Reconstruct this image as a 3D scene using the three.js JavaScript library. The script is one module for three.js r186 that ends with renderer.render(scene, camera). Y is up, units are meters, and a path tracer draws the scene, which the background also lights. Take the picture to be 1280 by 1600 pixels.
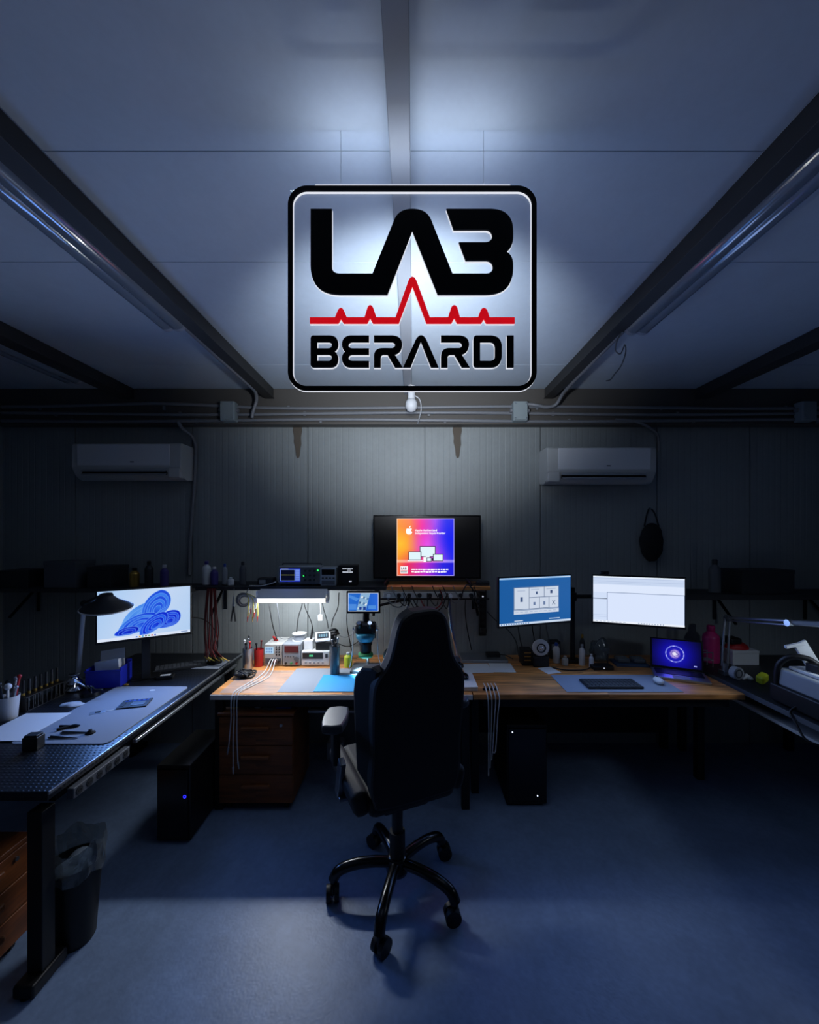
import * as THREE from 'three';
import { RoundedBoxGeometry } from 'three/addons/geometries/RoundedBoxGeometry.js';
import { mergeGeometries } from 'three/addons/utils/BufferGeometryUtils.js';
import { RectAreaLightUniformsLib } from 'three/addons/lights/RectAreaLightUniformsLib.js';

// ---------------------------------------------------------------- camera, background, exposure
const scene = new THREE.Scene();
scene.background = new THREE.Color(0x000000);
const camera = new THREE.PerspectiveCamera(2 * Math.atan(800 / 640) * 180 / Math.PI, 1280 / 1600, 0.05, 40);
camera.position.set(0, 1.76, 0);
camera.lookAt(0, 1.76, -1);
camera.setViewOffset(1280, 1600, -5, -30, 1280, 1600);      // the lens looks level; the horizon lies a little below the middle
const renderer = new THREE.WebGLRenderer({ antialias: true });
renderer.toneMapping = THREE.LinearToneMapping;
renderer.toneMappingExposure = 1.0;
renderer.shadowMap.enabled = true;
RectAreaLightUniformsLib.init();
// brightness of the lights: screens, lamps and the made-up glowing sign, each built with its thing
const POWER = { addedBars: 12, addedTopBar: 46, addedWallSpot: 3.8, addedCeilingSpot: 11, tube: 52, tubeFront: 190, tubeBack: 55, armLamp: 45, monitorLeft: 13, monitorBlue: 3, monitorWhite: 5, tv: 0.6, laptop: 1.2, microDisplay: 3, ringLight: 3 };

// ---------------------------------------------------------------- helpers
let seed = 20240517;
const rnd = () => { seed = (seed + 0x6D2B79F5) | 0; let t = Math.imul(seed ^ (seed >>> 15), 1 | seed); t = (t + Math.imul(t ^ (t >>> 7), 61 | t)) ^ t; return ((t ^ (t >>> 14)) >>> 0) / 4294967296; };
const rr = (a, b) => a + (b - a) * rnd();
const V = (x, y, z) => new THREE.Vector3(x, y, z);
const flat = (g) => { const n = g.index ? g.toNonIndexed() : g; for (const k of Object.keys(n.attributes)) if (!['position', 'normal', 'uv'].includes(k)) n.deleteAttribute(k); return n; };
const put = (g, x, y, z, rx = 0, ry = 0, rz = 0) => flat(g).applyMatrix4(new THREE.Matrix4().makeRotationFromEuler(new THREE.Euler(rx, ry, rz)).setPosition(x, y, z));
// box: middle in x and z, underside at y
const bx = (w, h, d, x = 0, y = 0, z = 0, r = 0.003) => put(r > 0 ? new RoundedBoxGeometry(w, h, d, 1, Math.min(r, w * 0.45, h * 0.45, d * 0.45)) : new THREE.BoxGeometry(w, h, d), x, y + h / 2, z);
const bxr = (w, h, d, x, y, z, rx, ry, rz, r = 0.003) => put(r > 0 ? new RoundedBoxGeometry(w, h, d, 1, Math.min(r, w * 0.45, h * 0.45, d * 0.45)) : new THREE.BoxGeometry(w, h, d), x, y, z, rx, ry, rz);
const cy = (rt, rb, h, x = 0, y = 0, z = 0, s = 20) => put(new THREE.CylinderGeometry(rt, rb, h, s), x, y + h / 2, z);
const cyz = (r, len, x, y, z, s = 18) => put(new THREE.CylinderGeometry(r, r, len, s), x, y, z, Math.PI / 2);
const cyx = (r, len, x, y, z, s = 18) => put(new THREE.CylinderGeometry(r, r, len, s), x, y, z, 0, 0, Math.PI / 2);
const ball = (r, x, y, z, sx = 1, sy = 1, sz = 1) => flat(new THREE.SphereGeometry(r, 16, 12).scale(sx, sy, sz)).translate(x, y, z);
const rod = (a, b, r, r2 = r, s = 10) => {
  const A = V(...a), Bv = V(...b), d = Bv.clone().sub(A), g = flat(new THREE.CylinderGeometry(r2, r, d.length(), s));
  return g.applyMatrix4(new THREE.Matrix4().compose(A.add(Bv).multiplyScalar(0.5), new THREE.Quaternion().setFromUnitVectors(V(0, 1, 0), d.normalize()), V(1, 1, 1)));
};
const tube = (pts, r, n = 40, s = 7) => flat(new THREE.TubeGeometry(new THREE.CatmullRomCurve3(pts.map((p) => V(...p))), n, r, s));
const lathe = (prof, x = 0, y = 0, z = 0, s = 24) => flat(new THREE.LatheGeometry(prof.map(([a, b]) => new THREE.Vector2(a, b)), s)).translate(x, y, z);
const torus = (R, r, x, y, z, rx = 0, ry = 0, rz = 0, n = 28) => put(new THREE.TorusGeometry(R, r, 8, n), x, y, z, rx, ry, rz);
const shapeOf = (fn) => { const s = new THREE.Shape(); fn(s); return s; };
const poly = (pts) => shapeOf((s) => { pts.forEach(([x, y], i) => (i ? s.lineTo(x, y) : s.moveTo(x, y))); s.closePath(); });
const ext = (shape, depth, bevel = 0, seg = 12) => flat(new THREE.ExtrudeGeometry(shape, { depth, bevelEnabled: bevel > 0, bevelThickness: bevel, bevelSize: bevel, bevelSegments: 2, curveSegments: seg }));
const roundRect = (w, h, r, cx = 0, cy_ = 0) => shapeOf((s) => {
  const x = cx - w / 2, y = cy_ - h / 2;
  s.moveTo(x + r, y); s.lineTo(x + w - r, y); s.absarc(x + w - r, y + r, r, -Math.PI / 2, 0); s.lineTo(x + w, y + h - r); s.absarc(x + w - r, y + h - r, r, 0, Math.PI / 2);
  s.lineTo(x + r, y + h); s.absarc(x + r, y + h - r, r, Math.PI / 2, Math.PI); s.lineTo(x, y + r); s.absarc(x + r, y + r, r, Math.PI, Math.PI * 1.5);
});
// lumpy surface for crumpled things
const crumple = (g, amp, k = 30) => {
  const p = g.attributes.position;
  for (let i = 0; i < p.count; i++) {
    const x = p.getX(i), y = p.getY(i), z = p.getZ(i);
    const n = Math.sin(x * k * 1.3 + y * k * 0.7 + 1) + Math.sin(y * k * 1.7 - z * k + 2) + Math.sin(z * k * 2.1 + x * k * 0.9);
    const l = Math.hypot(x, y, z) || 1;
    p.setXYZ(i, x + (x / l) * n * amp, Math.max(0, y + (y / l) * n * amp), z + (z / l) * n * amp);
  }
  g.computeVertexNormals(); return g;
};
function metricUV(g) {       // uv in metres, taken from the side each face points to
  const p = g.attributes.position, n = g.attributes.normal, uv = new Float32Array(p.count * 2);
  for (let i = 0; i < p.count; i++) {
    const ax = Math.abs(n.getX(i)), ay = Math.abs(n.getY(i)), az = Math.abs(n.getZ(i));
    const [u, v] = ay >= ax && ay >= az ? [p.getX(i), p.getZ(i)] : az >= ax ? [p.getX(i), p.getY(i)] : [p.getZ(i), p.getY(i)];
    uv[i * 2] = u; uv[i * 2 + 1] = v;
  }
  g.setAttribute('uv', new THREE.BufferAttribute(uv, 2)); return g;
}
const taken = {};
const numbered = (n) => { const k = (taken[n] = (taken[n] ?? -1) + 1); return k ? `${n}_${String(k).padStart(3, '0')}` : n; };
function obj(name, geoms, material, parent = scene) {
  const list = (Array.isArray(geoms) ? geoms : [geoms]).map(flat);
  const g = list.length > 1 ? mergeGeometries(list) : list[0];
  if (material.userData.metric) metricUV(g);
  const m = new THREE.Mesh(g, material);
  m.name = parent === scene ? numbered(name) : name; m.castShadow = m.receiveShadow = true;
  parent.add(m); return m;
}
function thing(name, label, category, [x, y, z] = [0, 0, 0], turn = 0, group) {
  const o = new THREE.Group(); o.name = numbered(name); scene.add(o);
  o.position.set(x, y, z); o.rotation.y = turn; o.userData = { label, category };
  if (group) o.userData.group = group;
  return o;
}
const tag = (o, label, category, group) => { Object.assign(o.userData, { label, category }); if (group) o.userData.group = group; return o; };
const struct = (name, geoms, m, parent = scene, label) => { const o = obj(name, geoms, m, parent); if (parent === scene) { o.userData.kind = 'structure'; o.userData.label = label; } return o; };
function areaLight(parent, color, intensity, w, h, pos, towards) {   // a light as large as the glowing face it stands before; towards: direction in the parent's frame
  const l = new THREE.RectAreaLight(color, intensity, w, h); parent.add(l);
  l.position.set(...pos);
  const m = new THREE.Matrix4().lookAt(V(0, 0, 0), V(...towards), Math.abs(towards[1]) > 0.95 ? V(0, 0, 1) : V(0, 1, 0));
  l.quaternion.setFromRotationMatrix(m); return l;
}

// ---------------------------------------------------------------- textures and materials
function noiseTex(w, h, fn, srgb = true) {
  const d = new Uint8Array(w * h * 4);
  for (let y = 0; y < h; y++) for (let x = 0; x < w; x++) { const c = fn(x / w, y / h), i = (y * w + x) * 4; d[i] = c[0]; d[i + 1] = c[1]; d[i + 2] = c[2]; d[i + 3] = 255; }
  const t = new THREE.DataTexture(d, w, h); t.wrapS = t.wrapT = THREE.RepeatWrapping; t.magFilter = THREE.LinearFilter;
  if (srgb) t.colorSpace = THREE.SRGBColorSpace; t.needsUpdate = true; return t;
}
// tiling value noise
function lattice(n) { const a = Array.from({ length: n * n }, rnd); return (u, v) => { const x = u * n, y = v * n, i = Math.floor(x), j = Math.floor(y), s = (t) => t * t * (3 - 2 * t), fx = s(x - i), fy = s(y - j), q = (p, r) => a[((r % n + n) % n) * n + ((p % n + n) % n)]; return (q(i, j) * (1 - fx) + q(i + 1, j) * fx) * (1 - fy) + (q(i, j + 1) * (1 - fx) + q(i + 1, j + 1) * fx) * fy; }; }
const n8 = lattice(8), n32 = lattice(32), n128 = lattice(128);
const grain = (u, v) => n8(u, v) * 0.4 + n32(u, v) * 0.3 + n128(u, v) * 0.3;
const clamp = (x) => Math.max(0, Math.min(255, x));
const tone = (r, g, b, amp, f = grain) => (u, v) => { const k = 1 + (f(u, v) - 0.5) * amp; return [clamp(r * k), clamp(g * k), clamp(b * k)]; };
const M = {};
const std = (name, color, rough = 0.6, metal = 0, extra = {}) => (M[name] = new THREE.MeshStandardMaterial({ color, roughness: rough, metalness: metal, ...extra }));
const metric = (m) => { m.userData.metric = true; return m; };
const rep = (t, x, y) => { t.repeat.set(x, y); return t; };
{
  const fl = rep(noiseTex(512, 512, tone(114, 134, 166, 0.24)), 0.5, 0.5);
  const flb = rep(noiseTex(256, 256, (u, v) => { const k = n128(u, v) * 160 + n32(u, v) * 60; return [k, k, k]; }, false), 1.2, 1.2);
  metric(std('floor', 0xffffff, 0.42, 0, { map: fl, bumpMap: flb, bumpScale: 0.0006 }));
  metric(std('ceiling', 0xffffff, 0.55, 0, { map: rep(noiseTex(256, 256, tone(190, 202, 212, 0.05)), 0.7, 0.7) }));
  // fine ribs of the sheet-metal wall
  const ribs = rep(noiseTex(128, 4, (u) => { const k = (Math.sin(u * Math.PI * 8) > 0.8 ? 0 : 220); return [k, k, k]; }, false), 5, 1);
  metric(std('wall', 0xffffff, 0.5, 0, { map: rep(noiseTex(256, 256, tone(144, 150, 150, 0.08)), 0.6, 0.6), bumpMap: ribs, bumpScale: 0.0009 }));
  metric(std('wallplain', 0xffffff, 0.6, 0, { map: rep(noiseTex(256, 256, tone(144, 150, 150, 0.08)), 0.6, 0.6) }));
  const wood = (r, g, b, amp) => noiseTex(512, 512, (u, v) => { const k = 1 + (n8(u * 0.5, v * 4) - 0.5) * amp + (n128(u * 0.125, v) - 0.5) * amp * 0.9 + (n32(u * 0.25, v * 2) - 0.5) * amp * 0.8; return [clamp(r * k), clamp(g * k), clamp(b * k)]; });
  const wa = wood(196, 134, 76, 0.34), wb = wood(128, 74, 38, 0.2);
  metric(std('oak', 0xffffff, 0.42, 0, { map: rep(wa, 0.8, 1.2) }));
  metric(std('cherry', 0xffffff, 0.45, 0, { map: rep(wb, 1.2, 1.6) }));
  // pebbled black table covering: rows of short raised dashes
  const peb = noiseTex(256, 256, (u, v) => { const U = u * 16, W = v * 16, row = Math.floor(W), a = ((U + (row % 2) * 0.5) % 1) - 0.5, b = (W % 1) - 0.5, k = Math.max(0, 1 - (a * a * 9 + b * b * 22)) * 255; return [k, k, k]; }, false);
  metric(std('pebble', 0x1b1f26, 0.34, 0, { bumpMap: rep(peb, 3, 3), bumpScale: 0.0016 }));
  const cloth = noiseTex(128, 128, (u, v) => { const k = 128 + 110 * Math.sin(u * Math.PI * 64) * Math.sin(v * Math.PI * 64); return [k, k, k]; }, false);
  metric(std('matgrey', 0x8b93a0, 0.85, 0, { bumpMap: rep(cloth, 6, 6), bumpScale: 0.0003 }));
  metric(std('matblue', 0x2f9fe0, 0.6, 0, { bumpMap: rep(cloth, 6, 6), bumpScale: 0.0003 }));
  metric(std('leather', 0x060607, 0.68, 0, { bumpMap: rep(noiseTex(128, 128, (u, v) => { const k = n32(u, v) * 120 + n128(u, v) * 120; return [k, k, k]; }, false), 8, 8), bumpScale: 0.0004 }));
}
std('beam', 0x3b3a38, 0.55, 0.2); std('fascia', 0x55514c, 0.6); std('pipe', 0x7c7e82, 0.45); std('midbeam', 0x8d9298, 0.6); std('boxgrey', 0x8f9a9c, 0.55);
std('white', 0xd8dadc, 0.45); std('offwhite', 0xb8bab8, 0.5); std('paper', 0xe8eaec, 0.85); std('card', 0xc8ccd2, 0.7);
std('black', 0x0c0d0f, 0.5); std('signblack', 0x020202, 0.95); std('blackgloss', 0x08090a, 0.22); std('rubber', 0x101113, 0.8); std('darkgrey', 0x24272b, 0.55); std('midgrey', 0x55595f, 0.55); std('lightgrey', 0x9298a0, 0.5);
std('steel', 0xaab0b8, 0.28, 0.9); std('chrome', 0xd8dde4, 0.12, 1); std('alu', 0xb9bec6, 0.32, 0.85); std('darksteel', 0x2a2d31, 0.35, 0.8); std('brass', 0xc09a4a, 0.3, 0.9);
std('red', 0xb01a1c, 0.5); std('darkred', 0x5a1418, 0.6); std('pink', 0xc22a6e, 0.4); std('yellow', 0xb9c32a, 0.5); std('yellowcable', 0xc4b84a, 0.6); std('teal', 0x2f7f96, 0.35); std('green', 0x2f8a50, 0.5); std('bluecap', 0x2a52b0, 0.4);
std('cable', 0x17181a, 0.6); std('whitecable', 0xc9cccf, 0.5); std('greycable', 0x6a6e73, 0.6); std('redcable', 0x7a1a1e, 0.6); std('stain', 0x625a50, 0.9); std('glowred', 0xd80a18, 0.6, 0, { emissive: 0xd80a18, emissiveIntensity: 0.75 }); std('purple', 0x4a3f86, 0.5);  // red of the pulse line has its glow put into the material
M.bluePlastic = new THREE.MeshPhysicalMaterial({ color: 0x1a2cc0, roughness: 0.35, transmission: 0.25, thickness: 0 });
M.clear = new THREE.MeshPhysicalMaterial({ color: 0xffffff, roughness: 0.015, transmission: 1, thickness: 0, ior: 1.3 });
M.film = new THREE.MeshPhysicalMaterial({ color: 0xf2f4f6, roughness: 0.25, transmission: 0.8, thickness: 0 });
M.bag = new THREE.MeshPhysicalMaterial({ color: 0x9aa6ae, roughness: 0.2, transmission: 0.75, thickness: 0 });
M.diffuser = new THREE.MeshPhysicalMaterial({ color: 0xaebac6, roughness: 0.12, transmission: 0.55, thickness: 0, clearcoat: 1, clearcoatRoughness: 0.05 });
const glow = (hex, k) => new THREE.MeshStandardMaterial({ color: 0x000000, roughness: 0.4, emissive: hex, emissiveIntensity: k });
M.tubeGlow = glow(0xfff2d8, 1.6); M.halo = glow(0xf2f5ff, 0.85); M.ringGlow = glow(0xbff4ff, 1.6); M.ledBlue = glow(0x2a2aff, 1.6); M.ledWhite = glow(0xcfe0ff, 1.6); M.ledGreen = glow(0x35ff6a, 1.4);  // halo serves only the added sign and its made-up bars
M.fleck = glow(0xdfe8ff, 0.7);

// pictures shown on the screens (flat print that gives off its own light)
function screenMat(w, h, draw, k = 1) {
  const c = document.createElement('canvas'); c.width = w; c.height = h; draw(c.getContext('2d'), w, h);
  const t = new THREE.CanvasTexture(c); t.colorSpace = THREE.SRGBColorSpace;
  return new THREE.MeshStandardMaterial({ color: 0x000000, roughness: 0.35, emissive: 0xffffff, emissiveMap: t, emissiveIntensity: k });
}

// ---------------------------------------------------------------- the room
const CEIL = 2.91, WALLZ = -3.4;
struct('floor', bx(7.2, 0.2, 7.2, 0, -0.2, -0.2, 0), M.floor, scene, 'grey painted concrete floor of the workshop');
{
  const w = struct('wall_back', bx(7.2, 3.1, 0.15, 0, 0, WALLZ - 0.09, 0), M.wallplain, scene, 'pale ribbed sheet panel wall behind the workbench');
  const seams = [-3.5, -2.8, -1.83, -0.87, 0.1, 1.06, 2.03, 2.8, 3.5];
  for (let i = 0; i + 1 < seams.length; i++) struct('panel', bx(seams[i + 1] - seams[i] - 0.006, 2.9, 0.02, (seams[i] + seams[i + 1]) / 2, 0, WALLZ - 0.01, 0.003), M.wall, w);
  struct('wall_left', bx(0.15, 3.1, 7.2, -3.475, 0, -0.2, 0), M.wallplain, scene, 'plain dark side wall beyond the black desk');
  struct('wall_right', bx(0.15, 3.1, 7.2, 3.475, 0, -0.2, 0), M.wallplain, scene, 'plain dark side wall beyond the machine table');
  struct('wall_front', bx(7.2, 3.1, 0.15, 0, 0, 3.2, 0), M.wallplain, scene, 'plain wall behind the photographer');
  const c = struct('ceiling', bx(7.2, 0.15, 7.2, 0, CEIL + 0.02, -0.2, 0), M.wallplain, scene, 'white ceiling of large flat boards');
  const xs = [-3.4, -2.25, -1.12, -0.035, 1.062, 2.28, 3.4], zs = [-3.4, -2.83, -1.75, -1.24, 0.1, 1.6, 3.1];
  for (let i = 0; i + 1 < xs.length; i++) for (let j = 0; j + 1 < zs.length; j++) {
    struct('panel', bx(xs[i + 1] - xs[i] - 0.002, 0.02, zs[j + 1] - zs[j] - 0.002, (xs[i] + xs[i + 1]) / 2, CEIL, (zs[j] + zs[j + 1]) / 2, 0.0015), M.ceiling, c);
  }
  // ceiling beams: [inner edge, outer edge]
  const beams = [[-2.25, -2.35], [-1.12, -1.185], [1.062, 1.125], [2.28, 2.38]];
  beams.forEach(([a, b], i) => struct('trim_' + (i + 1), [bx(Math.abs(b - a), 0.08, 6.36, (a + b) / 2, CEIL - 0.08, -0.12, 0.004), bx(Math.abs(b - a) + 0.012, 0.008, 6.36, (a + b) / 2, CEIL - 0.083, -0.12, 0.002)], M.beam, scene,
    ['dark ceiling beam above the wall air conditioner beside the grey conduit', 'dark ceiling beam carrying the batten light over the black desk', 'dark ceiling beam carrying the batten light with the dangling wire', 'dark ceiling beam over the machine table'][i]));
  struct('trim_5', bx(0.06, 0.05, 6.4, -0.037, CEIL - 0.05, -0.12, 0.003), M.midbeam, scene, 'pale shallow beam down the middle of the ceiling');
  struct('trim_6', [bx(6.78, 0.29, 0.09, 0, CEIL - 0.29, WALLZ + 0.052, 0.004)], M.fascia, scene, 'dull fascia beam along the top of the back wall');
}

// ---------------------------------------------------------------- added sign: a flat logo graphic built as a hanging object with made-up lights
{
  const ds = 1.18, u = ds / 640 / 2.909, cx0 = 655, cyTop = 65, hTop = 2.751;      // sign drawn in its own units, u metres each
  const S = thing('added_sign', 'added black framed logo reading LAB BERARDI with red pulse line and made-up glow', 'sign', [0, 2.165, -ds]);
  const X = (a) => (a - cx0) * u, Y = (b) => hTop - 2.165 - (b - cyTop) * u;
  const path = (cmds) => (s) => { for (const c of cmds) { if (c.length === 2) (s.started ? s.lineTo(X(c[0]), Y(c[1])) : (s.moveTo(X(c[0]), Y(c[1])), s.started = true)); else if (c.length === 4) s.quadraticCurveTo(X(c[0]), Y(c[1]), X(c[2]), Y(c[3])); else s.bezierCurveTo(X(c[0]), Y(c[1]), X(c[2]), Y(c[3]), X(c[4]), Y(c[5])); } s.closePath(); };
  const shp = (cmds, holes = []) => { const s = shapeOf(path(cmds)); for (const h of holes) { const p = new THREE.Path(); path(h)(p); s.holes.push(p); } return s; };
  // every piece: coloured face plate, and a slightly larger back imitating the outline glow
  const piece = (name, shape, m, label) => {
    const f = obj(name, ext(shape, 0.006, 0), m, S); if (label) f.userData.label = label;
    const back = new THREE.Shape().copy(shape);
    obj('added_glow_back', flat(new THREE.ExtrudeGeometry(back, { depth: 0.004, bevelEnabled: true, bevelThickness: 0.0005, bevelSize: 0.001, bevelSegments: 1, curveSegments: 12 })).translate(0, 0, -0.0065), M.halo, f);
  };
  const fr = (o) => { const a = roundRect((1216 - 90 - 2 * o) * u, (992 - 65 - 2 * o) * u, (85 - o) * u, X(653), Y(528.5)); return a; };
  const ring = fr(0); ring.holes.push(new THREE.Path(fr(21).getPoints(16)));
  piece('frame', ring, M.signblack, 'black rounded frame');
  piece('lettering', shp([[193, 170], [289, 170], [289, 428], [289, 463, 326, 463], [473, 463], [572, 218], [592, 170, 655, 170], [716, 170, 738, 218], [835, 463], [988, 463], [1028, 463, 1028, 403, 988, 403], [895, 403], [864, 321], [985, 321], [1025, 321, 1025, 263, 985, 263], [840, 263], [807, 170], [1010, 170], [1110, 172, 1110, 272], [1110, 300], [1108, 346, 1077, 362], [1110, 380, 1110, 425], [1110, 440], [1108, 557, 985, 557], [768, 557], [653, 268], [540, 557], [325, 557], [193, 555, 193, 425]]), M.signblack, 'black joined letters L A B');
  piece('pulse_line', shp([[189, 661], [303, 661], [317, 628], [330, 608, 343, 628], [357, 661], [437, 661], [450, 617], [462, 594, 476, 617], [491, 661], [577, 661], [637, 492], [654, 462, 671, 492], [733, 661], [815, 661], [829, 617], [843, 594, 857, 617], [869, 661], [950, 661], [963, 628], [977, 608, 992, 628], [1003, 661], [1117, 661], [1117, 687], [988, 687], [977, 668], [966, 687], [856, 687], [843, 664], [830, 687], [717, 687], [654, 520], [592, 687], [475, 687], [462, 664], [449, 687], [342, 687], [330, 668], [318, 687], [189, 687]]), M.glowred, 'red heartbeat line');
  const rLetter = (o) => [[480 + o, 743], [562 + o, 743], [607 + o, 745, 607 + o, 785], [605 + o, 820, 573 + o, 828], [610 + o, 887], [575 + o, 887], [541 + o, 829], [522 + o, 829], [510 + o, 830, 510 + o, 845], [510 + o, 887], [480 + o, 887], [480 + o, 838], [480 + o, 800, 518 + o, 800], [560 + o, 800], [580 + o, 800, 580 + o, 772, 560 + o, 772], [480 + o, 772]];
  const L = [
    shp([[193, 757], [194, 743, 207, 743], [280, 743], [318, 745, 318, 782], [318, 803, 300, 814], [318, 826, 318, 848], [316, 887, 280, 887], [207, 887], [193, 886, 193, 873]], [[[222, 772], [222, 801], [274, 801], [294, 801, 294, 772, 274, 772]], [[222, 829], [222, 858], [274, 858], [294, 858, 294, 829, 274, 829]]]),
    shp([[457, 743], [376, 743], [335, 745, 335, 785], [336, 806, 350, 815], [336, 826, 335, 846], [336, 886, 376, 887], [457, 887], [457, 858], [382, 858], [358, 858, 358, 829, 382, 829], [457, 829], [457, 801], [382, 801], [358, 801, 358, 772, 382, 772], [457, 772]]),
    shp(rLetter(0)), shp([[612, 887], [645, 887], [692, 770], [738, 887], [772, 887], [716, 760], [693, 724, 670, 760]]), shp(rLetter(303)),
    shp([[946, 743], [1008, 743], [1058, 745, 1058, 795], [1058, 835], [1056, 887, 1008, 887], [946, 887], [930, 886, 930, 871], [930, 759], [931, 743, 946, 743]], [[[960, 772], [960, 858], [1004, 858], [1028, 857, 1028, 833], [1028, 797], [1027, 772, 1004, 772]]]),
    shp([[1082, 743], [1112, 743], [1112, 887], [1082, 887]])];
  L.forEach((s) => piece('letter', s, M.signblack, 'black letter of the word BERARDI'));
  const panel = obj('added_clear_panel', bx((1216 - 100) * u, (992 - 75) * u, 0.002, X(653), Y(987), -0.009, 0), M.clear, S); panel.userData.label = 'added clear sheet holding the letters';
  for (const a of [330, 976]) obj('added_cable', rod([X(a), Y(70), 0.004], [X(a), CEIL - 2.165 + 0.002, 0.004], 0.0007), M.steel, S);  // clear sheet and cables are invented to hold the added sign
  // added light bars behind frame and letters, made up to brighten ceiling and wall
  for (const [b, w, xs] of [[966, 0.56, [0]], [652, 0.22, [-0.175, 0.175]], [490, 0.17, [-0.2, 0.2]]]) for (const x of xs) {
    const bar = obj('added_light_bar', bx(w, 0.01, 0.008, x, Y(b) - 0.005, -0.022, 0.002), M.halo, S); bar.userData.label = 'added glowing bar behind the letters';
    areaLight(S, 0x84acf2, POWER.addedBars, w, 0.012, [x, Y(b) + 0.007, -0.032], [0, 0.95, -0.35]).castShadow = true;
  }
  const tb = obj('added_light_bar', bx(0.56, 0.004, 0.008, 0, Y(66), 0.002, 0.001), M.halo, S); tb.userData.label = 'added glowing bar along the frame top';  // added strip, brightens the ceiling above the frame
  areaLight(S, 0xd4dff2, POWER.addedTopBar, 0.56, 0.008, [0, Y(66) + 0.006, 0.002], [0, 1, 0]).castShadow = true;
  const sp = new THREE.SpotLight(0xdcdcd8, POWER.addedWallSpot, 0, 0.62, 1); sp.position.set(0, Y(512), -0.06); sp.castShadow = true; sp.shadow.radius = 3; S.add(sp);  // added spot without a lamp of its own, for the wall glow
  const aim = new THREE.Object3D(); aim.name = 'added_spot_aim'; aim.position.set(0, Y(512) + 0.13, -1.06); S.add(aim); sp.target = aim;
  const sc = new THREE.SpotLight(0xd6e0f0, POWER.addedCeilingSpot, 0, 0.8, 1); sc.position.set(0, Y(981), -0.06); sc.castShadow = true; sc.shadow.radius = 3; S.add(sc);  // second added spot, for the glow on the ceiling
  const aim2 = new THREE.Object3D(); aim2.name = 'added_spot_aim'; aim2.position.set(0, Y(981) + 0.6, -1.1); S.add(aim2); sc.target = aim2;
}

// ---------------------------------------------------------------- ceiling fixtures, pipes, air conditioners
function batten(name, label, x, zEnd, len, y = CEIL - 0.1) {
  const t = thing(name, label, 'light fixture', [x, y, zEnd], 0);
  const prof = shapeOf((s) => { s.moveTo(-0.07, 0.045); s.bezierCurveTo(-0.068, 0.012, -0.048, 0, -0.03, 0); s.quadraticCurveTo(-0.012, 0, 0, 0.008); s.quadraticCurveTo(0.012, 0, 0.03, 0); s.bezierCurveTo(0.048, 0, 0.068, 0.012, 0.07, 0.045); });
  const hous = poly([[-0.07, 0.046], [0.07, 0.046], [0.055, 0.1], [-0.055, 0.1]]);
  obj('housing', ext(hous, len, 0), M.lightgrey, t);
  const df = obj('diffuser', ext(prof, len - 0.01, 0.002), M.diffuser, t); df.userData.label = 'clear ribbed cover';
  for (const s of [-0.03, 0.03]) obj('fluorescent_tube', cyz(0.013, len - 0.14, s, 0.03, len / 2), M.white, t);
  obj('end_cap', [ext(prof, 0.02, 0.003).translate(0, 0, -0.02), bx(0.1, 0.05, 0.03, 0, 0.046, -0.006)], M.lightgrey, t);
  for (let k = 0; k < 5; k++) for (const s of [-1, 1]) obj('clip', bx(0.012, 0.03, 0.03, s * 0.071, 0.03, 0.15 + k * (len - 0.3) / 4, 0.002), M.steel, t);
  return t;
}
batten('batten_light', 'long unlit twin-tube batten light beside the beam over the black desk', -1.256, -2.13, 1.9);
batten('batten_light', 'long unlit twin-tube batten light with a loose wire dangling from its end', 1.198, -2.17, 1.9);
batten('batten_light', 'dim unlit batten light under the outer beam above the left air conditioner', -2.42, -2.9, 1.9);
tag(obj('loose_wire', tube([[1.13, 2.84, -2.2], [1.11, 2.80, -2.215], [1.10, 2.74, -2.22], [1.125, 2.72, -2.22], [1.15, 2.77, -2.22], [1.15, 2.73, -2.21], [1.12, 2.65, -2.2], [1.08, 2.60, -2.19], [1.05, 2.565, -2.18], [1.03, 2.56, -2.18]], 0.0035, 60), M.greycable), 'loose looped wire dangling from the end of a batten light', 'wire');
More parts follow.
